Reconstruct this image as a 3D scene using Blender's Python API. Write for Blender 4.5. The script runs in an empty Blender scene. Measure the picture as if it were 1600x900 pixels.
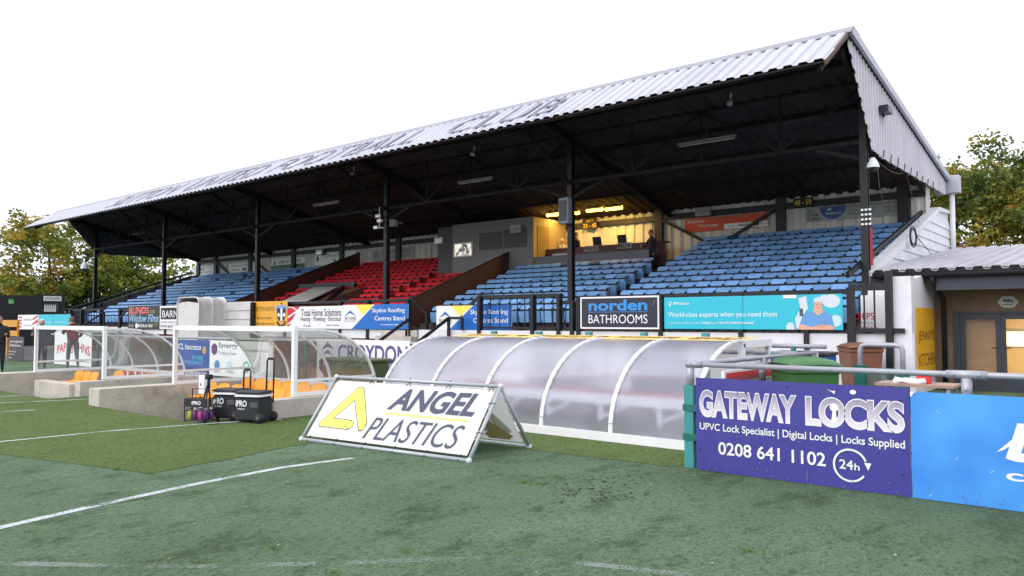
import bpy, bmesh, math, random
from mathutils import Vector, Matrix
random.seed(7)
R = math.radians
# ------------------------------------------------------------------ camera, world, sun, exposure
F_PX, CAM_H, YAW, PITCH = 1202.0, 1.6, R(39.5), math.atan(53 / 1202.0)
sc = bpy.context.scene
col = sc.collection
cd = bpy.data.cameras.new('camera'); cam = bpy.data.objects.new('camera', cd); col.objects.link(cam)
cam.location = (0, 0, CAM_H); cam.rotation_euler = (math.pi / 2 + PITCH, 0, YAW)
cd.sensor_width = 36; cd.lens = F_PX / 1600 * 36; cd.clip_end = 2000; cd.clip_start = 0.05
sc.camera = cam
SUN_EL, SUN_AZ = R(42), R(200)
w = bpy.data.worlds.new('World'); sc.world = w; w.use_nodes = True
nt = w.node_tree; bg = nt.nodes['Background']
sky = nt.nodes.new('ShaderNodeTexSky'); sky.sky_type = 'NISHITA'; sky.sun_disc = False
sky.sun_elevation = SUN_EL; sky.sun_rotation = SUN_AZ; sky.dust_density = 5; sky.air_density = 1.5
hs = nt.nodes.new('ShaderNodeHueSaturation'); hs.inputs['Saturation'].default_value = 0.22
mixg = nt.nodes.new('ShaderNodeMix'); mixg.data_type = 'RGBA'; mixg.inputs[0].default_value = 0.72
mixg.inputs[7].default_value = (7.6, 7.75, 8.6, 1)          # an even overcast cloud layer veils the sky
nt.links.new(sky.outputs[0], hs.inputs['Color']); nt.links.new(hs.outputs[0], mixg.inputs[6])
nt.links.new(mixg.outputs[2], bg.inputs['Color']); bg.inputs['Strength'].default_value = 0.15
sl = bpy.data.lights.new('sun', 'SUN'); sl.energy = 0.5; sl.angle = R(60); sl.color = (1, .96, .9)
so = bpy.data.objects.new('sun', sl); col.objects.link(so)
sd = Vector((math.sin(SUN_AZ) * math.cos(SUN_EL), math.cos(SUN_AZ) * math.cos(SUN_EL), math.sin(SUN_EL)))
so.rotation_euler = sd.to_track_quat('Z', 'Y').to_euler(); so.location = (0, 0, 60)
sc.view_settings.view_transform = 'Standard'; sc.view_settings.look = 'None'
sc.view_settings.exposure = 0.62; sc.view_settings.gamma = 1
sc.cycles.use_denoising = True
sc.cycles.max_bounces = 8; sc.cycles.transparent_max_bounces = 24; sc.cycles.diffuse_bounces = 4
sc.cycles.sample_clamp_indirect = 6

# ------------------------------------------------------------------ measuring: photo pixel (1600x900) -> point on a real plane
_F0 = Vector((-math.sin(YAW), math.cos(YAW), 0)); _R = Vector((math.cos(YAW), math.sin(YAW), 0)); _Z = Vector((0, 0, 1))
_F = _F0 * math.cos(PITCH) + _Z * math.sin(PITCH); _U = -_F0 * math.sin(PITCH) + _Z * math.cos(PITCH)
_C = Vector((0, 0, CAM_H))
def _on(x, y, ax, v):
    d = _F + _R * ((x - 800) / F_PX) - _U * ((y - 450) / F_PX)
    return _C + d * ((v - _C[ax]) / d[ax])
def on_y(x, y, Y): return _on(x, y, 1, Y)
def on_x(x, y, X): return _on(x, y, 0, X)
def on_z(x, y, z=0.0): return _on(x, y, 2, z)

# ------------------------------------------------------------------ materials
MATS = {}
def srgb(r, g, b):
    f = lambda c: (c / 255 / 12.92) if c <= 10 else ((c / 255 + .055) / 1.055) ** 2.4
    return (f(r), f(g), f(b))
def mat(name, c, rough=.5, var=.12, scale=3.0, bump=0.0, bscale=40, metal=0.0, dirt=None, dirt_amt=.5, rnd=0.0, spec=.5, dscale=None, stretch=None):
    """procedural surface: base colour varied by noise, optional stains, bump and per-object variation"""
    if name in MATS: return MATS[name]
    m = bpy.data.materials.new(name); m.use_nodes = True
    n, l = m.node_tree.nodes, m.node_tree.links
    p = n['Principled BSDF']; p.inputs['Roughness'].default_value = rough; p.inputs['Metallic'].default_value = metal
    p.inputs['Specular IOR Level'].default_value = spec
    geo = n.new('ShaderNodeNewGeometry'); mp = n.new('ShaderNodeMapping')
    l.new(geo.outputs['Position'], mp.inputs['Vector'])
    if stretch: mp.inputs['Scale'].default_value = stretch
    t = n.new('ShaderNodeTexNoise'); t.inputs['Scale'].default_value = scale; t.inputs['Detail'].default_value = 6
    t.inputs['Roughness'].default_value = .65
    l.new(mp.outputs[0], t.inputs['Vector'])
    mr = n.new('ShaderNodeMapRange'); mr.inputs[1].default_value = .3; mr.inputs[2].default_value = .7
    mr.inputs[3].default_value = 1 - var; mr.inputs[4].default_value = 1 + var
    l.new(t.outputs[0], mr.inputs[0])
    v = n.new('ShaderNodeVectorMath'); v.operation = 'SCALE'; v.inputs[0].default_value = c
    l.new(mr.outputs[0], v.inputs['Scale'])
    out = v.outputs[0]
    if dirt:
        t2 = n.new('ShaderNodeTexNoise'); t2.inputs['Scale'].default_value = dscale or scale * .6; t2.inputs['Detail'].default_value = 8
        t2.inputs['Roughness'].default_value = .72
        l.new(mp.outputs[0], t2.inputs['Vector'])
        r2 = n.new('ShaderNodeMapRange'); r2.inputs[1].default_value = .5; r2.inputs[2].default_value = .72; r2.inputs[4].default_value = dirt_amt
        l.new(t2.outputs[0], r2.inputs[0])
        mx = n.new('ShaderNodeMix'); mx.data_type = 'RGBA'; mx.inputs[7].default_value = (*dirt, 1)
        l.new(r2.outputs[0], mx.inputs[0]); l.new(out, mx.inputs[6]); out = mx.outputs[2]
    if rnd:
        oi = n.new('ShaderNodeObjectInfo'); hsv = n.new('ShaderNodeHueSaturation')
        r3 = n.new('ShaderNodeMapRange'); r3.inputs[3].default_value = 1 - rnd; r3.inputs[4].default_value = 1 + rnd
        l.new(oi.outputs['Random'], r3.inputs[0]); l.new(r3.outputs[0], hsv.inputs['Value']); l.new(out, hsv.inputs['Color'])
        out = hsv.outputs[0]
    l.new(out, p.inputs['Base Color'])
    if bump:
        t4 = n.new('ShaderNodeTexNoise'); t4.inputs['Scale'].default_value = bscale; t4.inputs['Detail'].default_value = 5
        l.new(geo.outputs['Position'], t4.inputs['Vector'])
        b = n.new('ShaderNodeBump'); b.inputs['Strength'].default_value = bump; b.inputs['Distance'].default_value = .02
        l.new(t4.outputs[0], b.inputs['Height']); l.new(b.outputs[0], p.inputs['Normal'])
    MATS[name] = m
    return m
def emit(name, c, s):
    m = bpy.data.materials.new(name); m.use_nodes = True
    n, l = m.node_tree.nodes, m.node_tree.links
    p = n['Principled BSDF']; p.inputs['Base Color'].default_value = (*c, 1)
    p.inputs['Emission Color'].default_value = (*c, 1); p.inputs['Emission Strength'].default_value = s
    return m
def brick(name, c1, c2, mortar, scale=4.2):
    m = bpy.data.materials.new(name); m.use_nodes = True
    n, l = m.node_tree.nodes, m.node_tree.links
    p = n['Principled BSDF']; p.inputs['Roughness'].default_value = .85
    geo = n.new('ShaderNodeNewGeometry'); sep = n.new('ShaderNodeSeparateXYZ'); cmb = n.new('ShaderNodeCombineXYZ')
    add = n.new('ShaderNodeMath'); l.new(geo.outputs['Position'], sep.inputs[0])
    l.new(sep.outputs[0], add.inputs[0]); l.new(sep.outputs[1], add.inputs[1])
    l.new(add.outputs[0], cmb.inputs[0]); l.new(sep.outputs[2], cmb.inputs[1])
    t = n.new('ShaderNodeTexBrick'); t.inputs['Scale'].default_value = scale; t.inputs['Mortar Size'].default_value = .018
    t.inputs['Color1'].default_value = (*c1, 1); t.inputs['Color2'].default_value = (*c2, 1); t.inputs['Mortar'].default_value = (*mortar, 1)
    t.inputs['Brick Width'].default_value = .95; t.inputs['Row Height'].default_value = .32
    l.new(cmb.outputs[0], t.inputs['Vector'])
    tn = n.new('ShaderNodeTexNoise'); tn.inputs['Scale'].default_value = 2.5; tn.inputs['Detail'].default_value = 6
    l.new(geo.outputs['Position'], tn.inputs['Vector'])
    mx = n.new('ShaderNodeMix'); mx.data_type = 'RGBA'; mx.blend_type = 'MULTIPLY'; mx.inputs[0].default_value = .6
    l.new(t.outputs['Color'], mx.inputs[6]); l.new(tn.outputs[0], mx.inputs[7])
    l.new(mx.outputs[2], p.inputs['Base Color'])
    b = n.new('ShaderNodeBump'); b.inputs['Strength'].default_value = .6; b.inputs['Distance'].default_value = .01
    l.new(t.outputs['Fac'], b.inputs['Height']); b.invert = True; l.new(b.outputs[0], p.inputs['Normal'])
    return m
def clear_sheet(name, tint, haze, rough=.08):
    """thin clear plastic: mostly see-through, a little milky, with a gloss"""
    m = bpy.data.materials.new(name); m.use_nodes = True
    n, l = m.node_tree.nodes, m.node_tree.links
    n.remove(n['Principled BSDF']); out = n['Material Output']
    tr = n.new('ShaderNodeBsdfTransparent'); tr.inputs[0].default_value = (*tint, 1)
    df = n.new('ShaderNodeBsdfDiffuse'); df.inputs[0].default_value = (.8, .82, .86, 1)
    tl = n.new('ShaderNodeBsdfTranslucent'); tl.inputs[0].default_value = (.8, .82, .86, 1)
    a = n.new('ShaderNodeMixShader'); a.inputs[0].default_value = .5; l.new(df.outputs[0], a.inputs[1]); l.new(tl.outputs[0], a.inputs[2])
    tn = n.new('ShaderNodeTexNoise'); tn.inputs['Scale'].default_value = 2.2; tn.inputs['Detail'].default_value = 7
    g = n.new('ShaderNodeNewGeometry'); l.new(g.outputs['Position'], tn.inputs['Vector'])
    mr = n.new('ShaderNodeMapRange'); mr.inputs[1].default_value = .35; mr.inputs[2].default_value = .7; mr.inputs[3].default_value = haze * .6; mr.inputs[4].default_value = haze * 1.5
    l.new(tn.outputs[0], mr.inputs[0])
    b = n.new('ShaderNodeMixShader'); l.new(mr.outputs[0], b.inputs[0]); l.new(tr.outputs[0], b.inputs[1]); l.new(a.outputs[0], b.inputs[2])
    gl = n.new('ShaderNodeBsdfGlossy'); gl.inputs['Roughness'].default_value = rough
    fr = n.new('ShaderNodeFresnel'); fr.inputs[0].default_value = 1.38
    mf = n.new('ShaderNodeMath'); mf.operation = 'MULTIPLY'; mf.inputs[1].default_value = .55; l.new(fr.outputs[0], mf.inputs[0])
    c = n.new('ShaderNodeMixShader'); l.new(mf.outputs[0], c.inputs[0]); l.new(b.outputs[0], c.inputs[1]); l.new(gl.outputs[0], c.inputs[2])
    l.new(c.outputs[0], out.inputs[0])
    return m
def frosted(name):
    m = bpy.data.materials.new(name); m.use_nodes = True
    n, l = m.node_tree.nodes, m.node_tree.links
    n.remove(n['Principled BSDF']); out = n['Material Output']
    rf = n.new('ShaderNodeBsdfRefraction'); rf.inputs['Roughness'].default_value = .3; rf.inputs['IOR'].default_value = 1.12
    rf.inputs[0].default_value = (.97, .97, 1, 1)
    df = n.new('ShaderNodeBsdfDiffuse'); df.inputs[0].default_value = (.82, .82, .95, 1)
    tl = n.new('ShaderNodeBsdfTranslucent'); tl.inputs[0].default_value = (.9, .9, 1, 1)
    a = n.new('ShaderNodeMixShader'); a.inputs[0].default_value = .5; l.new(df.outputs[0], a.inputs[1]); l.new(tl.outputs[0], a.inputs[2])
    b = n.new('ShaderNodeMixShader'); l.new(rf.outputs[0], b.inputs[1]); l.new(a.outputs[0], b.inputs[2])
    tn = n.new('ShaderNodeTexNoise'); tn.inputs['Scale'].default_value = 1.7; tn.inputs['Detail'].default_value = 7
    g = n.new('ShaderNodeNewGeometry'); l.new(g.outputs['Position'], tn.inputs['Vector'])
    mr = n.new('ShaderNodeMapRange'); mr.inputs[1].default_value = .3; mr.inputs[2].default_value = .7; mr.inputs[3].default_value = .17; mr.inputs[4].default_value = .3
    l.new(tn.outputs[0], mr.inputs[0]); l.new(mr.outputs[0], b.inputs[0])
    gl = n.new('ShaderNodeBsdfGlossy'); gl.inputs['Roughness'].default_value = .25
    fr = n.new('ShaderNodeFresnel'); fr.inputs[0].default_value = 1.45
    mf = n.new('ShaderNodeMath'); mf.operation = 'MULTIPLY'; mf.inputs[1].default_value = .5; l.new(fr.outputs[0], mf.inputs[0])
    c = n.new('ShaderNodeMixShader'); l.new(mf.outputs[0], c.inputs[0]); l.new(b.outputs[0], c.inputs[1]); l.new(gl.outputs[0], c.inputs[2])
    l.new(c.outputs[0], out.inputs[0])
    return m

WHITE = mat('white_paint', (.72, .72, .74), .55, .05, 2, dirt=(.35, .33, .3), dirt_amt=.45)
WHITEW = mat('white_painted_masonry', (.74, .73, .76), .8, .06, 2, bump=.35, bscale=14, dirt=(.4, .38, .36), dirt_amt=.4)
WFRAME = mat('white_powder_coat', (.82, .82, .84), .35, .03, 4)
PRINTW = mat('white_vinyl', (.8, .8, .8), .45, .02, 3, dirt=(.6, .6, .58), dirt_amt=.3)
BLACK = mat('black_painted_steel', (.012, .012, .016), .5, .25, 6, spec=.4)
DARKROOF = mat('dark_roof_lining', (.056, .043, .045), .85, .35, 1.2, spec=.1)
DARKSTEEL = mat('dark_roof_steel', (.024, .021, .023), .8, .3, 5, spec=.12)
ROOFW = mat('white_roof_sheet', (.45, .45, .52), .5, .06, 1, dirt=(.3, .3, .34), dirt_amt=.4, stretch=(1, .3, .3))
ROOFCAP = mat('grey_ridge_metal', (.27, .27, .32), .5, .08, 2)
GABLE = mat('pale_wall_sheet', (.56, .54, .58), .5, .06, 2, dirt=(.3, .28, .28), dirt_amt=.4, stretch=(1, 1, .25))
BACKW = mat('cream_wall_sheet', (.62, .6, .56), .6, .1, 1.2, dirt=(.3, .28, .25), dirt_amt=.6, stretch=(1, 1, .3))
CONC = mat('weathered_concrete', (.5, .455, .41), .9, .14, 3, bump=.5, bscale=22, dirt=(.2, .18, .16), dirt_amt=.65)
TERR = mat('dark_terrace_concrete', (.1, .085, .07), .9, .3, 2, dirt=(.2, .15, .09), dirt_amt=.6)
BROWN = mat('brown_plywood', (.085, .031, .02), .6, .2, 2)
GALV = mat('galvanised_steel', (.36, .37, .41), .45, .12, 8, metal=.25, dirt=(.25, .25, .26), dirt_amt=.4)
GREENP = mat('green_painted_post', (.012, .13, .11), .45, .1, 6)
TEALP = mat('teal_painted_post', (.045, .27, .27), .45, .1, 6)
BLUESEAT = mat('blue_seat_plastic', (.19, .385, .72), .5, .12, 5, rnd=.24, dirt=(.16, .34, .66), dirt_amt=.5)
REDSEAT = mat('red_seat_plastic', (.68, .03, .04), .3, .1, 5, rnd=.2)
ORANGE = mat('orange_seat_plastic', (.85, .33, .01), .35, .06, 5, rnd=.08)
ASPHALT = mat('grey_tarmac', (.075, .072, .07), .9, .2, 4, bump=.3, bscale=60)
BRICK = brick('red_brick', (.2, .06, .035), (.13, .04, .025), (.22, .19, .17))
CLEAR = clear_sheet('clear_polycarbonate', (.93, .95, .95), .09)
GLASS = clear_sheet('window_glass', (.92, .93, .95), .03)
FROST = frosted('frosted_polycarbonate')
GREYBOX = mat('grey_painted_board', (.2, .185, .19), .7, .06, 1.5)
GREYDK = mat('dark_grey_board', (.085, .08, .09), .7, .06, 1.5)
RUBBER = mat('black_rubber', (.015, .015, .016), .7, .1, 9)
BLKPLAST = mat('black_plastic', (.018, .019, .024), .38, .1, 7)
SKIN = mat('skin', (.5, .27, .19), .55, .05, 9)
def flat(name, r, g, b, rough=.45, var=.03): return mat(name, srgb(r, g, b), rough, var, 3)

# ------------------------------------------------------------------ mesh builder
class MB:
    def __init__(s): s.v, s.f, s.m, s.sm = [], [], [], []
    def add(s, vs, fs, mi=0, smooth=False):
        k = len(s.v); s.v += [Vector(v) for v in vs]
        for f in fs: s.f.append([k + i for i in f]); s.m.append(mi); s.sm.append(smooth)
        return s
    def box(s, a, b, mi=0):
        x0, y0, z0 = a; x1, y1, z1 = b
        return s.add([(x0, y0, z0), (x1, y0, z0), (x1, y1, z0), (x0, y1, z0), (x0, y0, z1), (x1, y0, z1), (x1, y1, z1), (x0, y1, z1)],
                     [(3, 2, 1, 0), (4, 5, 6, 7), (0, 1, 5, 4), (1, 2, 6, 5), (2, 3, 7, 6), (3, 0, 4, 7)], mi)
    def rbox(s, a, b, r, mi=0, seg=3):
        """box with rounded vertical edges and softened top/bottom rim"""
        x0, y0, z0 = a; x1, y1, z1 = b; ring = []
        for cx, cy, a0 in ((x1 - r, y1 - r, 0), (x0 + r, y1 - r, 90), (x0 + r, y0 + r, 180), (x1 - r, y0 + r, 270)):
            for k in range(seg + 1):
                t = R(a0 + 90 * k / seg); ring.append((cx, cy, math.cos(t), math.sin(t)))
        n = len(ring); e = r * .35; vs = []
        for z, rr in ((z0, r - e), (z0 + e, r), (z1 - e, r), (z1, r - e)):
            vs += [(cx + c * rr, cy + q * rr, z) for cx, cy, c, q in ring]
        fs = [(i + n * k, (i + 1) % n + n * k, (i + 1) % n + n * (k + 1), i + n * (k + 1)) for k in range(3) for i in range(n)]
        fs += [tuple(range(n))[::-1], tuple(range(3 * n, 4 * n))]
        return s.add(vs, fs, mi)
    def bar(s, p, q, wd, ht, mi=0, up=(0, 0, 1)):
        p, q = Vector(p), Vector(q); d = (q - p).normalized(); u = Vector(up)
        if abs(d.dot(u)) > .97: u = Vector((0, 1, 0))
        sx = d.cross(u).normalized() * (wd / 2); sz = sx.cross(d).normalized() * (ht / 2)
        vs = [c + i * sx + j * sz for c in (p, q) for i, j in ((-1, -1), (1, -1), (1, 1), (-1, 1))]
        return s.add(vs, [(0, 1, 2, 3), (7, 6, 5, 4), (0, 4, 5, 1), (1, 5, 6, 2), (2, 6, 7, 3), (3, 7, 4, 0)], mi)
    def tube(s, pts, r, seg=8, mi=0, caps=True):
        pts = [Vector(p) for p in pts]; rs = r if isinstance(r, (list, tuple)) else [r] * len(pts)
        vs, fs = [], []; prev = None
        for i, p in enumerate(pts):
            d = (pts[min(i + 1, len(pts) - 1)] - pts[max(i - 1, 0)]).normalized()
            if prev is None:
                a = d.cross(Vector((0, 0, 1)) if abs(d.z) < .95 else Vector((1, 0, 0))).normalized()
            else:
                a = (prev - d * prev.dot(d)).normalized()
            prev = a; b = d.cross(a)
            vs += [p + rs[i] * (a * math.cos(2 * math.pi * k / seg) + b * math.sin(2 * math.pi * k / seg)) for k in range(seg)]
        for i in range(len(pts) - 1):
            fs += [(i * seg + k, i * seg + (k + 1) % seg, (i + 1) * seg + (k + 1) % seg, (i + 1) * seg + k) for k in range(seg)]
        if caps: fs += [tuple(range(seg))[::-1], tuple(range((len(pts) - 1) * seg, len(pts) * seg))]
        return s.add(vs, fs, mi, True)
    def poly(s, pts, mi=0): return s.add(pts, [tuple(range(len(pts)))], mi)
    def prism(s, pts, d, mi=0):
        n = len(pts); d = Vector(d); a = [Vector(p) for p in pts]
        return s.add(a + [p + d for p in a], [tuple(range(n))[::-1], tuple(range(n, 2 * n))] + [(i, (i + 1) % n, (i + 1) % n + n, i + n) for i in range(n)], mi)
    def grid(s, P, mi=0, smooth=True, thick=None):
        """surface through rows of points; thick = vector or None; closed shell when thick"""
        h, wd = len(P), len(P[0]); flatp = [Vector(p) for r in P for p in r]
        q = [(i * wd + j, i * wd + j + 1, (i + 1) * wd + j + 1, (i + 1) * wd + j) for i in range(h - 1) for j in range(wd - 1)]
        if thick is None: return s.add(flatp, q, mi, smooth)
        t = Vector(thick); n = h * wd
        rim = [i * wd for i in range(h)][::-1] + list(range(wd)) + [i * wd + wd - 1 for i in range(h)] + [(h - 1) * wd + j for j in range(wd)][::-1]
        rim = [a for k, a in enumerate(rim) if k == 0 or a != rim[k - 1]]
        side = [(a, rim[(k + 1) % len(rim)], rim[(k + 1) % len(rim)] + n, a + n) for k, a in enumerate(rim) if a != rim[(k + 1) % len(rim)]]
        return s.add(flatp + [p + t for p in flatp], [f[::-1] for f in q] + [tuple(a + n for a in f) for f in q] + side, mi, smooth)
    def ball(s, c, rx, ry, rz, mi=0, nu=12, nv=8):
        vs = [(c[0], c[1], c[2] - rz)]
        for j in range(1, nv):
            t = math.pi * j / nv
            vs += [(c[0] + rx * math.sin(t) * math.cos(2 * math.pi * i / nu), c[1] + ry * math.sin(t) * math.sin(2 * math.pi * i / nu), c[2] - rz * math.cos(t)) for i in range(nu)]
        vs.append((c[0], c[1], c[2] + rz)); L = len(vs) - 1
        fs = [(0, 1 + (i + 1) % nu, 1 + i) for i in range(nu)]
        for j in range(nv - 2): fs += [(1 + j * nu + i, 1 + j * nu + (i + 1) % nu, 1 + (j + 1) * nu + (i + 1) % nu, 1 + (j + 1) * nu + i) for i in range(nu)]
        fs += [(L, 1 + (nv - 2) * nu + i, 1 + (nv - 2) * nu + (i + 1) % nu) for i in range(nu)]
        return s.add(vs, fs, mi, True)
    def corr(s, o, U, V, lu, lv, pitch, depth, mi=0, thick=.004):
        """trapezoidal corrugated sheet: waves run along V, repeat along U, stand proud along N"""
        o, U, V = Vector(o), Vector(U).normalized(), Vector(V).normalized(); N = U.cross(V).normalized()
        us = []; k = 0
        while k * pitch < lu - 1e-6:
            for a, h in ((0, 0), (.3, 0), (.42, 1), (.88, 1)):
                if (k + a) * pitch < lu: us.append(((k + a) * pitch, h))
            k += 1
        us.append((lu, 0))
        P = [[o + U * u + N * (h * depth) + V * t for u, h in us] for t in (0, lv)]
        return s.grid(P, mi, False, -N * thick)
    def build(s, name, mats, parent=None, local=False):
        me = bpy.data.meshes.new(name)
        off = Vector((0, 0, 0))
        if parent is not None and not local:
            q = parent
            while q is not None: off = off + q.location; q = q.parent
        me.from_pydata([v - off for v in s.v], [], s.f)
        for m in (mats if isinstance(mats, (list, tuple)) else [mats]): me.materials.append(m)
        for p, mi, sm in zip(me.polygons, s.m, s.sm): p.material_index = mi; p.use_smooth = sm
        me.update()
        o = bpy.data.objects.new(name, me); col.objects.link(o)
        if parent is not None: o.parent = parent
        return o
def tag(o, label=None, cat=None, group=None, kind=None):
    if label: o['label'] = label
    if cat: o['category'] = cat
    if group: o['group'] = group
    if kind: o['kind'] = kind
    return o
def thing(name, label, cat, loc=(0, 0, 0), group=None, rz=0):
    o = bpy.data.objects.new(name, None); col.objects.link(o); o.location = loc; o.rotation_euler = (0, 0, rz)
    o.empty_display_size = .1
    return tag(o, label, cat, group)
def copy_tree(o, parent=None):
    c = o.copy(); col.objects.link(c)
    if parent is not None: c.parent = parent
    for ch in list(o.children): copy_tree(ch, c)
    return c
ORD = 'first second third fourth fifth sixth seventh eighth ninth tenth eleventh twelfth thirteenth fourteenth fifteenth sixteenth seventeenth eighteenth nineteenth twentieth twenty-first twenty-second twenty-third twenty-fourth twenty-fifth twenty-sixth twenty-seventh twenty-eighth'.split()

# ------------------------------------------------------------------ lettering (built-in font turned into mesh)
_tc = {}
_tb = {}
def glyphs(body, bold=0.0, shear=0.0, space=1.0):
    k = (body, bold, shear, space)
    if k in _tc: return _tc[k]
    cu = bpy.data.curves.new('t', 'FONT'); cu.body = body; cu.offset = bold; cu.shear = shear; cu.space_character = space; cu.resolution_u = 5
    ob = bpy.data.objects.new('t', cu); col.objects.link(ob)
    bpy.context.view_layer.update()
    me = bpy.data.meshes.new_from_object(ob.evaluated_get(bpy.context.evaluated_depsgraph_get()))
    vs = [v.co.copy() for v in me.vertices]; fs = [tuple(p.vertices) for p in me.polygons]
    bpy.data.objects.remove(ob); bpy.data.curves.remove(cu); bpy.data.meshes.remove(me)
    x0, x1 = min(v.x for v in vs), max(v.x for v in vs); y0, y1 = min(v.y for v in vs), max(v.y for v in vs)
    _tb[k] = (x0, x1, y0, y1)
    vs = [((v.x - x0) / (x1 - x0), (v.y - y0) / (y1 - y0)) for v in vs]
    _tc[k] = (vs, fs)
    return _tc[k]
class Sign:
    """a board with printed shapes: origin o = lower left corner, u right, v up (metres), front faces U x V"""
    def __init__(s, name, label, cat, o, U, V, w, h, base, th=.012, group=None, edge=None, border=0, bmat=None):
        s.o, s.U, s.V, s.w, s.h = Vector(o), Vector(U).normalized(), Vector(V).normalized(), w, h
        s.N = s.U.cross(s.V).normalized(); s.layer = 0; s.mats = []; s.mb = MB()
        s.root = thing(name, label, cat, s.o + s.U * w / 2, group)
        p = MB(); p.prism([s.o, s.o + s.U * w, s.o + s.U * w + s.V * h, s.o + s.V * h], -s.N * th)
        p.build('panel', base, s.root)
        if border:
            b = MB(); e = .006; bt = border
            for a, c in (((0, 0), (w, bt)), ((0, h - bt), (w, h)), ((0, bt), (bt, h - bt)), ((w - bt, bt), (w, h - bt))):
                q = [s.p(a[0], a[1], 0.0015), s.p(c[0], a[1], 0.0015), s.p(c[0], c[1], 0.0015), s.p(a[0], c[1], 0.0015)]
                b.prism(q, s.N * e)
            b.build('frame', bmat, s.root)
    def p(s, u, v, d): return s.o + s.U * u + s.V * v + s.N * d
    def mi(s, m):
        if m not in s.mats: s.mats.append(m)
        return s.mats.index(m)
    def shape(s, pts, m):
        s.layer += 1; d = .0018 + .0006 * s.layer
        s.mb.poly([s.p(u * s.w, v * s.h, d) for u, v in pts], s.mi(m)); return s
    def rect(s, u0, v0, u1, v1, m): return s.shape([(u0, v0), (u1, v0), (u1, v1), (u0, v1)], m)
    def disc(s, u, v, r, m, asp=1.0, n=20, a0=0, a1=360):
        k = s.w / s.h
        return s.shape([(u + r * asp * math.cos(R(a0 + (a1 - a0) * i / n)), v + r * k * math.sin(R(a0 + (a1 - a0) * i / n))) for i in range(n + (a1 - a0 < 360))], m)
    def ring(s, u, v, r, t, m, a0=0, a1=360, n=28):
        s.layer += 1; d = .0018 + .0006 * s.layer; k = s.w / s.h
        for i in range(n):
            q = [R(a0 + (a1 - a0) * j / n) for j in (i, i + 1)]
            pts = [(u + rr * math.cos(a), v + rr * k * math.sin(a)) for a, rr in ((q[0], r - t), (q[0], r), (q[1], r), (q[1], r - t))]
            s.mb.poly([s.p(a * s.w, b * s.h, d) for a, b in pts], s.mi(m))
        return s
    def text(s, body, u0, v0, u1, v1, m, bold=.012, shear=0.0, flip=False, slope=0.0, space=1.0, under=0.0, arch=0.0):
        s.layer += 1; d = .0018 + .0006 * s.layer
        vs, fs = glyphs(body, bold, shear, space); k = s.mi(m)
        P = []
        for a, b in vs:
            if flip: a, b = 1 - a, 1 - b
            a2 = u0 + (u1 - u0) * a; b2 = v0 + (v1 - v0) * b + slope * (a - .5) + arch * (1 - (2 * a - 1) ** 2)
            P.append(s.p(a2 * s.w, b2 * s.h, d))
        s.mb.add(P, fs, k); return s
    def outlined(s, body, u0, v0, u1, v1, m_out, m_in, b_out, b_in, space=1.0):
        s.text(body, u0, v0, u1, v1, m_out, b_out, 0, False, 0, space)
        glyphs(body, b_in, 0, space); a = _tb[(body, b_out, 0, space)]; b = _tb[(body, b_in, 0, space)]
        fx = lambda x: u0 + (u1 - u0) * (x - a[0]) / (a[1] - a[0]); fy = lambda y: v0 + (v1 - v0) * (y - a[2]) / (a[3] - a[2])
        return s.text(body, fx(b[0]), fy(b[2]), fx(b[1]), fy(b[3]), m_in, b_in, 0, False, 0, space)
    def line(s, pts, t, m):
        s.layer += 1; d = .0018 + .0006 * s.layer
        for (a, b), (c, e) in zip(pts, pts[1:]):
            p, q = Vector((a * s.w, b * s.h)), Vector((c * s.w, e * s.h)); dr = (q - p).normalized(); n_ = Vector((-dr.y, dr.x)) * t / 2; p -= dr * t * .4; q += dr * t * .4
            s.mb.poly([s.p(*x, d) for x in (p - n_, q - n_, q + n_, p + n_)], s.mi(m))
        return s
    def done(s):
        for mb in islands(s.mb): mb.build('lettering', s.mats, s.root)
        return s.root
def islands(mb):
    """split printed shapes into one mesh for each cluster that reads together"""
    n = len(mb.v); par = list(range(n))
    def fd(a):
        while par[a] != a: par[a] = par[par[a]]; a = par[a]
        return a
    for f in mb.f:
        for i in f[1:]:
            a, b = fd(f[0]), fd(i)
            if a != b: par[b] = a
    box = {}
    for i, v in enumerate(mb.v):
        k = fd(i); b = box.get(k)
        if b is None: box[k] = [list(v), list(v)]
        else:
            for q in range(3): b[0][q] = min(b[0][q], v[q]); b[1][q] = max(b[1][q], v[q])
    ks = list(box); cp = {k: k for k in ks}
    def fc(a):
        while cp[a] != a: cp[a] = cp[cp[a]]; a = cp[a]
        return a
    sz = {k: max(box[k][1][q] - box[k][0][q] for q in range(3)) for k in ks}
    for i, a in enumerate(ks):
        for b in ks[i + 1:]:
            gap = math.sqrt(sum(max(0, box[a][0][q] - box[b][1][q], box[b][0][q] - box[a][1][q]) ** 2 for q in range(3)))
            if gap <= max(.02, .49 * max(sz[a], sz[b])): cp[fc(b)] = fc(a)
    out = {}; mp = {}
    for f, m, sm in zip(mb.f, mb.m, mb.sm):
        c = fc(fd(f[0])); o = out.setdefault(c, MB()); g = []
        for i in f:
            if i not in mp: mp[i] = len(o.v); o.v.append(mb.v[i])
            g.append(mp[i])
        o.f.append(g); o.m.append(m); o.sm.append(sm)
    return out.values()
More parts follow.
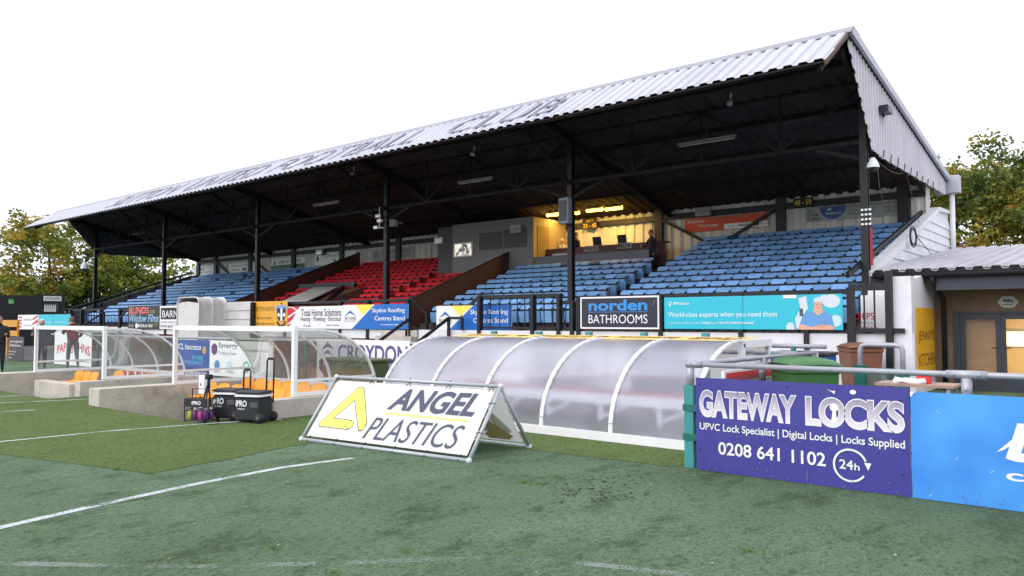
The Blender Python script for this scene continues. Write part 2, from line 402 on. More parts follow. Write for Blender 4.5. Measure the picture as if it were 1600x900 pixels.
def sign_y(name, label, cat, Y, x0, yt, x1, yb, base, **k):
    """a sign facing the pitch on the plane Y, its corners measured in the photo"""
    xm0, xm1 = on_y(x0, (yt + yb) / 2, Y), on_y(x1, (yt + yb) / 2, Y)
    zt = (on_y(x0, yt, Y).z + on_y(x1, k.pop('yt1', yt), Y).z) / 2; zb = (on_y(x0, yb, Y).z + on_y(x1, k.pop('yb1', yb), Y).z) / 2
    return Sign(name, label, cat, (xm0.x, Y, zb), (1, 0, 0), (0, 0, 1), xm1.x - xm0.x, zt - zb, base, **k)
# ================================================================== SETTING: pitch, markings, path
def turf(name, c1, c2, c3, sc1):
    m = bpy.data.materials.new(name); m.use_nodes = True
    n, l = m.node_tree.nodes, m.node_tree.links
    p = n['Principled BSDF']; p.inputs['Roughness'].default_value = .95; p.inputs['Specular IOR Level'].default_value = .12
    g = n.new('ShaderNodeNewGeometry')
    def noise(scale, detail, rough=.6, st=None):
        t = n.new('ShaderNodeTexNoise'); t.inputs['Scale'].default_value = scale; t.inputs['Detail'].default_value = detail; t.inputs['Roughness'].default_value = rough
        if st:
            mp = n.new('ShaderNodeMapping'); mp.inputs['Scale'].default_value = st; mp.inputs['Rotation'].default_value = (0, 0, .5)
            l.new(g.outputs['Position'], mp.inputs[0]); l.new(mp.outputs[0], t.inputs['Vector'])
        else: l.new(g.outputs['Position'], t.inputs['Vector'])
        return t.outputs[0]
    def rng(o, a, b, c=0, d=1):
        r = n.new('ShaderNodeMapRange'); r.inputs[1].default_value = a; r.inputs[2].default_value = b; r.inputs[3].default_value = c; r.inputs[4].default_value = d
        l.new(o, r.inputs[0]); return r.outputs[0]
    def mix(f, a, b, bt='MIX'):
        x = n.new('ShaderNodeMix'); x.data_type = 'RGBA'; x.blend_type = bt
        l.new(f, x.inputs[0]) if not isinstance(f, float) else setattr(x.inputs[0], 'default_value', f)
        for i, v in ((6, a), (7, b)):
            if isinstance(v, tuple): x.inputs[i].default_value = (*v, 1)
            else: l.new(v, x.inputs[i])
        return x.outputs[2]
    big = rng(noise(sc1, 6, .6, (1, .45, 1)), .38, .66)
    c = mix(big, c1, c2)
    mid = rng(noise(2.2, 9, .82, (1, .5, 1)), .5, .62, 0, .85)          # worn, rubber-crumb darkened areas
    c = mix(mid, c, c3)
    spk = rng(noise(85, 3, .8), .47, .62, 0, .75)                # dark crumb speckle between the fibres
    c = mix(spk, c, tuple(v * .3 for v in c1))
    spk2 = rng(noise(26, 6, .85, (1, .55, 1)), .5, .58, 0, .7)
    c = mix(spk2, c, tuple(v * .28 for v in c1))
    lig2 = rng(noise(58, 3, .75), .54, .66, 0, .4)
    c = mix(lig2, c, tuple(v * 1.5 for v in c2))
    lig = rng(noise(210, 2, .7), .58, .75, 0, .45)
    c = mix(lig, c, tuple(min(1, v * 2.0) for v in c2))
    l.new(c, p.inputs['Base Color'])
    b = n.new('ShaderNodeBump'); b.inputs['Strength'].default_value = .85; b.inputs['Distance'].default_value = .018
    l.new(noise(120, 4, .7), b.inputs['Height'])
    b2 = n.new('ShaderNodeBump'); b2.inputs['Strength'].default_value = .5; b2.inputs['Distance'].default_value = .06
    l.new(noise(9, 4, .6), b2.inputs['Height']); l.new(b.outputs[0], b2.inputs['Normal']); l.new(b2.outputs[0], p.inputs['Normal'])
    return m
TURF = turf('worn_artificial_turf', (.114, .178, .1), (.172, .258, .164), (.045, .076, .028), .55)
TURF2 = turf('olive_turf_mat', (.112, .164, .05), (.148, .203, .072), (.09, .136, .04), .35)
PIT1, PIT2 = (-22.0, -17.75), (-15.55, -11.25)     # the two sunken dugouts
PY0, PY1, PY2, PD = 6.3, 7.75, 9.75, -.48
xs = [-400, PIT1[0], PIT1[1], PIT2[0], PIT2[1], 400]; ys = [-300, PY0, PY2, 500]
g = MB()
for i in range(5):
    for j in range(3):
        if j == 1 and i in (1, 3): continue
        g.add([(xs[i], ys[j], 0), (xs[i + 1], ys[j], 0), (xs[i + 1], ys[j + 1], 0), (xs[i], ys[j + 1], 0)], [(0, 1, 2, 3)])
tag(g.build('ground', TURF), kind='structure')
r = MB()
for a, b in (PIT1, PIT2):
    r.add([(a, PY0, 0), (b, PY0, 0), (b, PY1, PD), (a, PY1, PD), (b, PY2, PD), (a, PY2, PD)], [(0, 1, 2, 3), (3, 2, 4, 5)])
tag(r.build('ground_ramp', TURF2), kind='structure')
# lighter turf mat of the technical area
PATCH = [(-40, 2.6), (-10.8, 3.29), (-9.35, 3.62), (-8.15, 3.88), (-8.3, 4.9), (-8.62, 6.28), (-40, 6.28)]
rj = random.Random(8); PJ = []
for p, q in zip(PATCH, PATCH[1:] + PATCH[:1]):
    n_ = max(1, int(math.dist(p, q) / .09)) if max(p[0], q[0]) > -14 and min(p[0], q[0]) > -12 else 1
    PJ += [(p[0] + (q[0] - p[0]) * k / n_ + (rj.uniform(-.016, .016) if k else 0), p[1] + (q[1] - p[1]) * k / n_ + (rj.uniform(-.016, .016) if k else 0)) for k in range(n_)]
PATCH = PJ
pm = MB(); pm.add([(x, y, .004) for x, y in PATCH], [tuple(range(len(PATCH)))])
pm.add([(-11.2, 6.281, .004), (-8.62, 6.281, .004), (-7.0, 7.55, .004), (-4.05, 7.75, .004), (-4.05, 9.7, .004), (-11.2, 9.7, .004)], [(0, 1, 2, 3, 4, 5)])
pm.add([(-17.7, 6.281, .004), (-15.6, 6.281, .004), (-15.6, 9.7, .004), (-17.7, 9.7, .004)], [(0, 1, 2, 3)])
tag(pm.build('grass_patch', TURF2), kind='structure')
def line_mat(name, cover, amax=1.0):
    m = bpy.data.materials.new(name); m.use_nodes = True
    n, l = m.node_tree.nodes, m.node_tree.links
    p = n['Principled BSDF']; p.inputs['Base Color'].default_value = (.5, .55, .56, 1); p.inputs['Roughness'].default_value = .9
    tr = n.new('ShaderNodeBsdfTransparent'); mx = n.new('ShaderNodeMixShader')
    g = n.new('ShaderNodeNewGeometry'); t = n.new('ShaderNodeTexNoise'); t.inputs['Scale'].default_value = 60; t.inputs['Detail'].default_value = 5
    t2 = n.new('ShaderNodeTexNoise'); t2.inputs['Scale'].default_value = 2.2; t2.inputs['Detail'].default_value = 4
    l.new(g.outputs['Position'], t.inputs['Vector']); l.new(g.outputs['Position'], t2.inputs['Vector'])
    ad = n.new('ShaderNodeMath'); l.new(t.outputs[0], ad.inputs[0]); l.new(t2.outputs[0], ad.inputs[1])
    r = n.new('ShaderNodeMapRange'); r.inputs[1].default_value = 1.22 - cover; r.inputs[2].default_value = 1.42 - cover; r.inputs[4].default_value = amax
    l.new(ad.outputs[0], r.inputs[0]); l.new(r.outputs[0], mx.inputs[0]); l.new(tr.outputs[0], mx.inputs[1]); l.new(p.outputs[0], mx.inputs[2])
    l.new(mx.outputs[0], n['Material Output'].inputs[0])
    return m
LINE, FAINT = line_mat('white_line_paint', .4, .92), line_mat('worn_line_paint', .26, .3)
def strip(pts, wd, z, m):
    b = MB(); L, Rr = [], []
    for i, p in enumerate(pts):
        a, c = Vector(pts[max(i - 1, 0)]), Vector(pts[min(i + 1, len(pts) - 1)]); d = (c - a).normalized(); nn = Vector((-d.y, d.x)) * wd / 2
        L.append((p[0] + nn.x, p[1] + nn.y, z)); Rr.append((p[0] - nn.x, p[1] - nn.y, z))
    b.grid([L, Rr][::-1], 0, False); tag(b.build('pitch_marking', m), kind='structure')
gp = lambda x, y: tuple(on_z(x, y))[:2]
strip([gp(-60, 840), gp(0, 825), gp(130, 795), gp(300, 758), gp(440, 731), gp(552, 716)], .1, .004, LINE)
strip([gp(-60, 697), gp(0, 691), gp(160, 675), gp(330, 662), gp(400, 658), gp(440, 656)], .085, .008, LINE)
strip([gp(-40, 633), gp(0, 630), gp(90, 626.5), gp(155, 623)], .08, .008, LINE)
strip([gp(-40, 646), gp(0, 644), gp(55, 641)], .08, .008, LINE)
strip([gp(-30, 622), gp(0, 620), gp(85, 616)], .08, .008, LINE)
strip([gp(-60, 878), gp(0, 881), gp(160, 884), gp(330, 885), gp(520, 881), gp(700, 874), gp(800, 872), gp(900, 880), gp(980, 888), gp(1080, 900)], .085, .004, FAINT)
pth = MB(); pth.add([(-80, 11.9, .004), (14, 11.9, .004), (14, 19.2, .004), (-80, 19.2, .004)], [(0, 1, 2, 3)])
tag(pth.build('path', ASPHALT), kind='structure')
# loose leaf and crumb litter on the turf: nobody could count it
lt = MB()
rl = random.Random(3)
for k in range(170):
    x, y = rl.uniform(100, 1560), rl.uniform(700, 897); c = on_z(x, y); s_ = rl.uniform(.003, .009)
    if c.x > -1.0 and c.y > 7.6: continue
    if c.y > 7.6 and c.x > -3.9: continue
    a = rl.uniform(0, 6.28); u = Vector((math.cos(a), math.sin(a), .1)) * s_; v = Vector((-math.sin(a), math.cos(a), .3)) * s_ * .6
    lt.add([c + Vector((0, 0, .012)) + p for p in (-u - v, u - v, u + v * 1.2, -u + v)], [(0, 1, 2, 3)], rl.choice((0, 0, 1, 2)))
for k in range(190):                                                   # trails of dark rubber crumb
    tq = rl.random(); x, y = ((860 + 150 * tq + rl.gauss(0, 25), 757 - 8 * tq + rl.gauss(0, 7)), (880 + 130 * tq + rl.gauss(0, 22), 774 - 4 * tq + rl.gauss(0, 6)))[k % 2]; c = on_z(x, y); s_ = rl.uniform(.004, .014)
    a = rl.uniform(0, 6.28); u = Vector((math.cos(a), math.sin(a), 0)) * s_; v = Vector((-math.sin(a), math.cos(a), 0)) * s_
    lt.add([c + Vector((0, 0, .006)) + p for p in (-u - v, u - v, u + v, -u + v)], [(0, 1, 2, 3)], 3)
tag(lt.build('leaf_litter', [mat('pale_litter', (.5, .48, .42), .8), mat('dry_leaf', (.3, .17, .06), .8), mat('dead_leaf', (.16, .1, .05), .8), mat('rubber_crumb', (.02, .02, .03), .8)]), 'scattered pale flecks and dry leaves on the turf', 'litter', kind='stuff')
# a few green weed tufts growing out of the worn turf
WEED = mat('weed_green', (.07, .15, .02), .8, .3, 20)
for k, (x, y, s_) in enumerate(((45, 832, .1), (235, 741, .06), (180, 734, .06), (425, 858, .07), (310, 880, .08), (305, 769, .05), (635, 863, .08), (870, 745, .06), (845, 757, .06), (820, 755, .05), (1170, 862, .08), (520, 896, .06))):
    c = on_z(x, y); t = MB()
    for q in range(46):
        a = rl.uniform(0, 6.28); rr = s_ * abs(rl.gauss(0, .7)); bx, by = c.x + rr * math.cos(a) * 1.6, c.y + rr * math.sin(a)
        h = rl.uniform(.012, .034); dx, dy = rl.uniform(-.02, .02), rl.uniform(-.02, .02); e = .004
        t.add([(bx - e, by, 0), (bx + e, by, 0), (bx + dx, by + dy, h)], [(0, 1, 2)])
    tag(t.build('grass_tuft', WEED), kind='stuff')

# ================================================================== GRANDSTAND
XR, XL = -5.25, -50.9
YC, YE, YA, YB, YREAR = 20.5, 16.8, 18.6, 27.4, 29.75
ZE, ZA, ZREAR = 7.22, 8.36, 6.5
COLX = [-5.22, -14.4, -23.4, -32.6, -41.8, -50.7]
ROW0, NROW, RPITCH, RRISE, FLOOR0 = 19.85, 13, .6, .222, 1.34
stand = thing('grandstand', 'long black football grandstand with pale corrugated roof and open front', 'grandstand', (-28, 22, 0))
def part(mb, name, mats, label=None):
    o = mb.build(name, mats, stand)
    if label: o['label'] = label
    return o
zroof = lambda y: ZA + (y - YA) * (ZREAR - ZA) / (YREAR - YA)
zlin = lambda y: ZA - .14 + (y - YA) * (6.02 - ZA + .14) / (YB - YA)
# front roof slope, corrugated, pale on top and dark below
XRO, XLO = XR + .1, XL - .9
fs = MB(); sl_len = math.hypot(YA - YE, ZA - ZE)
fs.corr((XLO, YE, ZE), (1, 0, 0), (0, YA - YE, ZA - ZE), XRO - XLO, sl_len, .333, .045, 0, .006)
part(fs, 'roof', ROOFW, 'pale corrugated front slope of the roof')
fu = MB(); dn = Vector((0, (ZA - ZE), -(YA - YE))).normalized()
o0 = Vector((XLO + .02, YE, ZE)) + dn * .03
fu.prism([o0, o0 + Vector((0, YA - YE, ZA - ZE)), o0 + Vector((XRO - XLO - .04, YA - YE, ZA - ZE)), o0 + Vector((XRO - XLO - .04, 0, 0))], dn * .03)
part(fu, 'soffit', DARKROOF)
# rear roof: long shallow fall to the back
rr_ = MB(); rr_.prism([(XRO, YA, ZA), (XRO, YREAR, ZREAR), (XRO, YREAR, ZREAR - .1), (XRO, YA, ZA - .1)], (XLO - XRO, 0, 0))
part(rr_, 'roof', DARKROOF, 'shallow rear slope of the roof')
ul = MB(); ul.corr((XR - .1, YA + .02, zlin(YA + .02)), (-1, 0, 0), (0, 1, zlin(1) - zlin(0)), XR - XL - .2, (YB - YA) * 1.035, .4, .04, 0, .01)
part(ul, 'roof_lining', DARKROOF)
rc = MB()
dv = Vector((0, YA - YE, ZA - ZE)).normalized(); nf = Vector((0, -dv.z, dv.y))
a0 = Vector((0, YA + .02, ZA + .07)) - dv * .2 + nf * .0; a1 = Vector((0, YA + .06, ZA + .13)); a2 = a1 + Vector((0, .5, -.07))
rc.prism([(XRO + .08, *a0.yz), (XRO + .08, *a1.yz), (XRO + .08, *a2.yz), (XRO + .08, a2.y, a2.z - .03), (XRO + .08, a1.y, a1.z - .03), (XRO + .08, a0.y, a0.z - .03)], (XLO - XRO - .16, 0, 0))
part(rc, 'ridge_cap', ROOFCAP)
ee = MB(); ee.bar((XLO + .1, YE + .35, ZE + .06), (XRO - .1, YE + .35, ZE + .06), .07, .1); part(ee, 'eaves_beam', BLACK)
# painted lettering on the front slope
def roof_text(body, x0, x1, v0, v1):
    vs, fs_ = glyphs(body, .0); t = MB()
    o = Vector((0, YE, ZE)) + nf * .058
    t.add([o + Vector((x0 + (x1 - x0) * a, 0, 0)) + dv * (sl_len * (v0 + (v1 - v0) * b)) for a, b in vs], fs_)
    return t
rt = MB()
for body, x0, x1 in (('SUTTON', -41.5, -34.7), ('UNITED', -33.6, -27.7), ('FOOTBALL', -26.8, -18.4), ('CLUB', -17.0, -12.7)):
    t = roof_text(body, x0, x1, .17, .83); rt.add(t.v, t.f)
for t in islands(rt): part(t, 'lettering', mat('grey_roof_paint', (.17, .17, .21), .7, .3, 2))
# gables: ribbed sheet hanging below the roof slope at each end
def gable(x, sgn, m):
    b = MB(); low = [(YA + .12, ZA - .3), (20.6, 5.93), (21.4, 5.88), (YREAR - .12, 5.95)]
    def zl(y):
        for (ya, za), (yb, zb) in zip(low, low[1:]):
            if y <= yb: return za + (zb - za) * (y - ya) / (yb - ya)
        return low[-1][1]
    top, bot = [], []; y = YA + .12; k = 0; rg = random.Random(5)
    while y < YREAR - .12:
        for a, h in ((0, 0), (.5, 0), (.62, 1), (.88, 1)):
            yy = y + a * .25
            if yy > YREAR - .12: break
            xx = x + sgn * (.035 * h)
            top.append((xx, yy, zroof(yy) - .06)); bot.append((xx, yy, zl(yy) + rg.uniform(-.02, .02)))
        y += .25
    b.grid([bot, top], 0, False, (-sgn * .01, 0, 0)); return part(b, 'gable', m)
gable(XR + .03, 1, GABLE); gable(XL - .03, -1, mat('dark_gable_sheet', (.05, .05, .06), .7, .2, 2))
bb = MB(); bb.bar((XRO + .03, YA - .02, ZA + .02), (XRO + .03, YREAR + .05, ZREAR + .02), .1, .2); part(bb, 'barge_board', ROOFW)
be = MB(); be.bar((XRO - .02, YE + .02, ZE - .06), (XRO - .02, YA - .05, ZA - .07), .04, .1); part(be, 'barge_board', mat('bare_timber', (.12, .07, .05), .8))
gu = MB(); gu.rbox((XR - .3, YREAR + .02, 6.02), (XR + .45, YREAR + .42, 6.62), .03); part(gu, 'gutter_box', ROOFW)
dp = MB(); dp.tube([(XR + .2, YREAR + .2, 6.0), (XR + .2, YREAR + .2, 3.4)], .08, 12); part(dp, 'downpipe', WFRAME)
# columns, rafters, lattice girder
for x in COLX:
    c = MB(); xx = min(max(x, XL + .16), XR - .14)
    c.box((xx - .085, YC - .1, 1.3), (xx + .085, YC - .075, zlin(YC))); c.box((xx - .085, YC + .075, 1.3), (xx + .085, YC + .1, zlin(YC))); c.box((xx - .02, YC - .076, 1.3), (xx + .02, YC + .076, zlin(YC) - .01))
    c.box((xx - .17, YC - .16, 1.3), (xx + .17, YC + .16, 1.36))
    part(c, 'column', BLACK)
    rf = MB(); rf.bar((xx, YE + .25, ZE - .06), (xx, YA - .15, ZA - .32), .1, .22); part(rf, 'rafter', DARKSTEEL)
    rf = MB(); rf.bar((xx, YA + .1, zlin(YA) - .22), (xx, YB - .1, zlin(YB - .1) - .2), .1, .26); part(rf, 'rafter', DARKSTEEL)
    if x in (COLX[0], COLX[-1]): continue
    br = MB(); br.bar((xx, YC - .1, 6.1), (xx, YE + 1.1, ZE + .35), .09, .12); part(br, 'strut', DARKSTEEL)
    br = MB(); br.bar((xx, YC + .1, 5.8), (xx, YC + 2.2, zlin(YC + 2.2) - .3), .09, .12); part(br, 'strut', DARKSTEEL)
ch = MB(); ch.bar((XL + .2, YC, 6.15), (XR - .2, YC, 6.15), .14, .1); part(ch, 'girder_chord', DARKSTEEL)
ch = MB(); ch.bar((XL + .2, YC, 7.72), (XR - .2, YC, 7.72), .14, .1); part(ch, 'girder_chord', DARKSTEEL)
for x0, x1 in zip(COLX[1:], COLX):
    n = 4; st = (x1 - x0) / n
    for k in range(n):
        a, b = x0 + k * st, x0 + (k + 1) * st
        d = MB(); d.bar((a, YC, 6.2 if k % 2 else 7.68), (b, YC, 7.68 if k % 2 else 6.2), .07, .07); part(d, 'girder_web', DARKSTEEL)
        if k: d = MB(); d.bar((a, YC + .03, 6.2), (a, YC + .03, 7.68), .06, .06); part(d, 'girder_web', DARKSTEEL)
    for s_, xq in ((1, x0), (-1, x1)):
        d = MB(); d.bar((xq + s_ * .1, YC, 5.66), (xq + s_ * 1.35, YC, 6.1), .08, .1); part(d, 'knee_brace', DARKSTEEL)
for k, y in enumerate((17.4, 18.1)):
    d = MB(); z = ZE + (y - YE) * (ZA - ZE) / (YA - YE) - .12; d.bar((XL, y, z), (XR, y, z), .06, .11); part(d, 'purlin', DARKSTEEL)
for y in (19.4, 21.6, 23.4, 25.2):
    d = MB(); d.bar((XL + .1, y, zlin(y) - .1), (XR - .1, y, zlin(y) - .1), .07, .14); part(d, 'purlin', DARKSTEEL)
# back wall
bw = MB(); bw.corr((XL, YB, 3.9), (1, 0, 0), (0, 0, 1), XR - XL, 2.3, .42, .06, 0, .01); part(bw, 'back_wall', BACKW)
bm = MB(); bm.box((XL + .1, YB - .16, 5.62), (XR - .1, YB - .05, 5.84)); part(bm, 'wall_beam', BLACK)
for x in [-6.0, -10.0, -14.9, -21, -25.6, -30.2, -34.9, -39.5, -44.2, -48.4, -50.7]:
    p = MB(); p.box((x - .17, YB - .2, 4.0), (x + .17, YB - .045, 6.2)); part(p, 'wall_post', BLACK)
for x, s_ in ((-14.7, 1), (-10.2, -1), (-48.2, 1), (-43.9, 1)):
    p = MB(); p.bar((x, YB - .2, 5.62), (x + s_ * 2.0, YB - .2, 4.55), .1, .1); part(p, 'wall_brace', BLACK)
# terrace
prof = [(18.62, 1.33), (ROW0 - .45, FLOOR0)]
for i in range(NROW):
    y, z = ROW0 - .45 + i * RPITCH, FLOOR0 + i * RRISE
    prof += [(y, z), (y + RPITCH, z)]
prof = prof[:1] + [p for k, p in enumerate(prof[1:]) if p != prof[k]]
prof += [(YB, prof[-1][1]), (YB, 0), (18.62, 0)]
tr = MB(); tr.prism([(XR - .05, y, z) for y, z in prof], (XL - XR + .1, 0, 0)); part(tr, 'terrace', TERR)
# front wall: white band over red brick, wholly white near the kitchen; a gap for the stairs
STX0, STX1 = -21.25, -19.35
def wall(x0, x1, z0, z1, m):
    b = MB(); b.box((x0, 18.42, z0), (x1, 18.6, z1)); part(b, 'front_wall', m)
wall(XL, STX0, 1.0, 1.33, WHITEW); wall(XL, STX0, 0, .999, BRICK)
wall(STX1, -3.9, 1.0, 1.33, WHITEW); wall(STX1, -12.0, 0, .999, BRICK); wall(-11.999, -3.9, 0, .999, WHITEW)
stp = MB()
for k in range(6): stp.box((STX0 + .02, 17.0 + k * .27, 0), (STX1 - .02, 18.62 if k == 5 else 17.0 + (k + 1) * .27 + .001 * k, .21 * (k + 1) + .05))
part(stp, 'stairs', CONC)
# brown plywood screens each side of the red block
def screen(x, name='dividing_screen'):
    b = MB(); y0, y1 = 19.2, 27.2
    zf = lambda y: FLOOR0 + (y - ROW0 + .45) / RPITCH * RRISE
    b.prism([(x, y0, 1.35), (x, y0, 2.35), (x, y1, zf(y1) + 1.15), (x, y1, zf(y1) - .2)], (.06, 0, 0)); part(b, name, BROWN)
    c = MB(); c.bar((x + .03, y0 - .02, 2.38), (x + .03, y1, zf(y1) + 1.18), .1, .05); part(c, 'capping', mat('dark_brown_timber', (.03, .014, .01), .6))
screen(-20.75); screen(-33.3)
# right end: white lapped parapet, its sloping cap and the black rake rail
pw = MB(); pw.prism([(-5.2, 20.45, 0), (-5.2, 20.45, 2.72), (-5.2, 20.7, 2.95), (-5.2, 28.2, 5.28), (-5.2, 30.0, 5.34), (-5.2, 30.0, 0)], (-.14, 0, 0)); part(pw, 'side_wall', WHITE)
for k in range(9):
    z0 = 2.72 + .29 * k; z1 = z0 + .3; ys0 = 20.9 + max(0, z0 - 2.95) / 2.33 * 7.5; ys1 = 20.9 + max(0, z1 - 2.95) / 2.33 * 7.5
    if z1 > 5.2: break
    p = MB(); p.prism([(-5.195, ys0, z0), (-5.195, 30.02, z0), (-5.195, 30.02, z1), (-5.195, ys1, z1)], (.012, 0, 0))
    for q in (4, 5): p.v[q].x += .035
    p.build('lap_board', WHITE, stand)
cp = MB(); cp.prism([(-5.12, 20.5, 2.84), (-5.12, 20.8, 3.08), (-5.12, 28.2, 5.36), (-5.12, 30.05, 5.43), (-5.12, 30.05, 5.33), (-5.12, 28.2, 5.22), (-5.12, 20.8, 2.86), (-5.12, 20.5, 2.62)], (-.28, 0, 0)); part(cp, 'coping', WHITE)
rk = MB(); rk.bar((-5.5, 19.3, 2.72), (-5.5, 28.0, 5.3), .08, .13); part(rk, 'rake_rail', BLACK)
# left end: grey raked parapet with black cap and handrail
lp = MB(); lp.prism([(-50.75, 18.9, 1.2), (-50.75, 18.9, 2.1), (-50.75, 26.7, 4.75), (-50.75, 27.4, 4.85), (-50.75, 27.4, 1.2)], (-.1, 0, 0)); part(lp, 'side_wall', mat('grey_side_board', (.13, .13, .14), .7))
rk = MB(); rk.bar((-50.7, 18.7, 2.25), (-50.7, 26.8, 5.0), .1, .12); part(rk, 'rake_rail', BLACK)
for k in range(5):
    y = 19.2 + k * 1.7; p = MB(); z = 2.25 + (y - 18.7) / 8.1 * 2.75; p.bar((-50.68, y, z - .9), (-50.68, y, z), .08, .08); part(p, 'rail_post', BLACK)
# plain white panels and letters in the corner beyond the last hoarding
cp_ = MB(); cp_.box((-5.05, 19.3, 1.36), (-4.2, 19.36, 2.5)); part(cp_, 'corner_panel', WFRAME)
# brick pier
pr_ = MB(); pr_.box((-4.34, 18.395, 0), (-3.93, 18.75, 2.6)); part(pr_, 'corner_pier', WHITEW)
# red tape, reflective bands on the right-hand column
tp = MB(); tp.box((-5.26, YC - .118, 3.0), (-5.2, YC - .101, 3.95)); part(tp, 'red_pipe', flat('red_pipe_paint', 150, 20, 30))
for k in range(4):
    for q in range(3):
        d = MB(); d.box((-5.46 + q * .09, YC - .114, 4.02 + k * .12), (-5.40 + q * .09, YC - .102, 4.07 + k * .12)); d.build('reflector', WFRAME, stand)
# loose wires under the right gable
rw = random.Random(11)
for k in range(9):
    y = 20.9 + k * .75; p = MB(); h = rw.uniform(.1, .3)
    p.tube([(XR + .03, y, 5.9), (XR + .08, y + .2, 5.85 - h * .3), (XR + .1, y + .5, 5.88), (XR + .09, y + .62, 6.0 + h * .4)], .014, 5); part(p, 'loose_wire', RUBBER)
for pts in ([(XR, 21.0, 5.8), (XR, 22.5, 5.55), (XR, 24.0, 5.85)], [(XR, 21.2, 5.6), (XR - .05, 21.5, 4.9), (XR, 22.0, 4.6)], [(XR, 24.3, 5.85), (XR, 25.2, 5.2), (XR, 25.9, 4.5)]):
    p = MB(); p.tube([Vector(pts[0]).lerp(Vector(pts[1]), t) .lerp(Vector(pts[1]).lerp(Vector(pts[2]), t), t) for t in (0, .2, .4, .6, .8, 1)], .008, 5); part(p, 'loose_wire', mat('tan_wire', (.16, .11, .07), .7))
cw = MB()
for k in range(3): cw.tube([(-5.02, 23.9 + .42 * math.cos(t * .45) * (1 - k * .15), 4.0 + .3 * math.sin(t * .45) * (1 - k * .15)) for t in range(15)], .014, 5)
cw.tube([(-5.02, 24.3, 4.05), (-5.0, 27, 3.5), (-4.6, 29.3, 3.9), (-2.5, 25, 3.45), (0, 24, 3.42)], .012, 5)
part(cw, 'coiled_cable', RUBBER)
# painted grey press box with its openings and lit window
pb = thing('press_room', 'grey boarded commentary room with small lit window above the red seats', 'cabin', (-21.7, 25.2, 4))
b = MB(); b.box((-24.0, 24.9, 3.3), (-19.45, 27.35, 5.95)); b.build('wall', GREYBOX, pb)
wn = MB(); a, c = on_y(709, 402, 24.87), on_y(738, 378, 24.87)
for q in ((a.x, a.z, c.x, a.z + .05), (a.x, c.z - .05, c.x, c.z), (a.x, a.z + .05, a.x + .05, c.z - .05), (c.x - .05, a.z + .05, c.x, c.z - .05), ((a.x + c.x) / 2 - .02, a.z + .05, (a.x + c.x) / 2 + .02, c.z - .05)):
    wn.box((q[0], 24.86, q[1]), (q[2], 24.898, q[3]))
wo = wn.build('window', WFRAME, pb)
def lit_window():
    m = bpy.data.materials.new('lit_room_seen_through_glass'); m.use_nodes = True
    n, l = m.node_tree.nodes, m.node_tree.links; p = n['Principled BSDF']
    t = n.new('ShaderNodeTexVoronoi'); t.inputs['Scale'].default_value = 7; t.distance = 'CHEBYCHEV'; g_ = n.new('ShaderNodeNewGeometry'); l.new(g_.outputs['Position'], t.inputs['Vector'])
    cr = n.new('ShaderNodeValToRGB'); l.new(t.outputs['Color'], cr.inputs[0])
    for pos, c_ in ((.3, (.02, .04, .06, 1)), (.5, (.9, .75, .5, 1)), (.75, (1, .9, .75, 1))):
        e = cr.color_ramp.elements.new(pos); e.color = c_
    l.new(cr.outputs[0], p.inputs['Emission Color']); p.inputs['Emission Strength'].default_value = .55; p.inputs['Base Color'].default_value = (.1, .1, .1, 1); p.inputs['Roughness'].default_value = .1
    return m
pa = MB(); pa.box((a.x + .04, 24.885, a.z + .04), (c.x - .04, 24.892, c.z - .04)); pa.build('pane', lit_window(), wo)
for x0, x1, z0, z1 in ((-22.35, -21.1, 4.72, 5.45), (-20.95, -19.75, 4.72, 5.5)):
    s_ = MB(); s_.rbox((x0, 24.86, z0), (x1, 24.905, z1), .01); s_.build('shutter', GREYDK, pb)
b = MB(); b.box((-21.05, 24.88, 3.5), (-21.0, 24.91, 5.9)); b.build('cover_strip', GREYBOX, pb)
b = MB(); b.box((-19.445, 24.95, 3.6), (-19.42, 27.3, 5.93)); b.build('end_board', mat('yellow_lit_board', (.4, .31, .16), .7), pb)  # yellow lamplight on the room's end face is put into the board colour
b = MB(); b.box((-19.41, 25.2, 3.7), (-19.395, 26.0, 5.6)); b.build('door', mat('ochre_door', (.3, .2, .07), .6), pb)
b = MB(); b.box((-25.0, 25.0, 3.3), (-24.02, 25.2, 5.9)); b.build('side_screen', GREYDK, pb)
# ================================================================== SEATS
def seat_meshes(m):
    """tip-up seat: curved raked backrest, tipped-up pan, black bracket; origin on the tread below the back"""
    back, pan, br = MB(), MB(), MB()
    def plate(mb, zs, ys, ws, th, cur):
        P = []
        for z, y, w_ in zip(zs, ys, ws): P.append([(u * w_, y - cur * (1 - u * u), z) for u in (-1, -.86, -.4, 0, .4, .86, 1)])
        mb.grid(P, 0, False, th)
    plate(back, (.68, .69, .745, .805, .82), (.0, .006, .05, .115, .13), (.185, .212, .217, .212, .19), (0, .026, -.006), .012)
    plate(pan, (.24, .265, .42, .575, .6), (-.045, -.05, -.075, -.1, -.1), (.18, .2, .205, .2, .185), (0, .04, .008), .01)
    for s_ in (-1, 1):
        br.tube([(s_ * .212, .1, 0), (s_ * .212, .085, .6), (s_ * .208, .13, .74)], .013, 5)
    br.tube([(-.212, .03, .64), (.212, .03, .64)], .02, 5); br.tube([(-.212, .16, .72), (.212, .16, .72)], .014, 5)
    br.box((.02, -.06, .625), (.224, .03, .668)); br.box((.19, -.06, .66), (.226, .02, .72)); br.box((-.224, -.06, .61), (-.18, .03, .65))
    return back, pan, br
def make_seat(name, m, label, cat, group, loc):
    r_ = thing(name, label, cat, (0, 0, 0), group)
    b, p, f = seat_meshes(m)
    b.build('backrest', m, r_, True); p.build('seat_pan', m, r_, True); f.build('bracket', BLACK, r_, True)
    r_.location = loc
    return r_
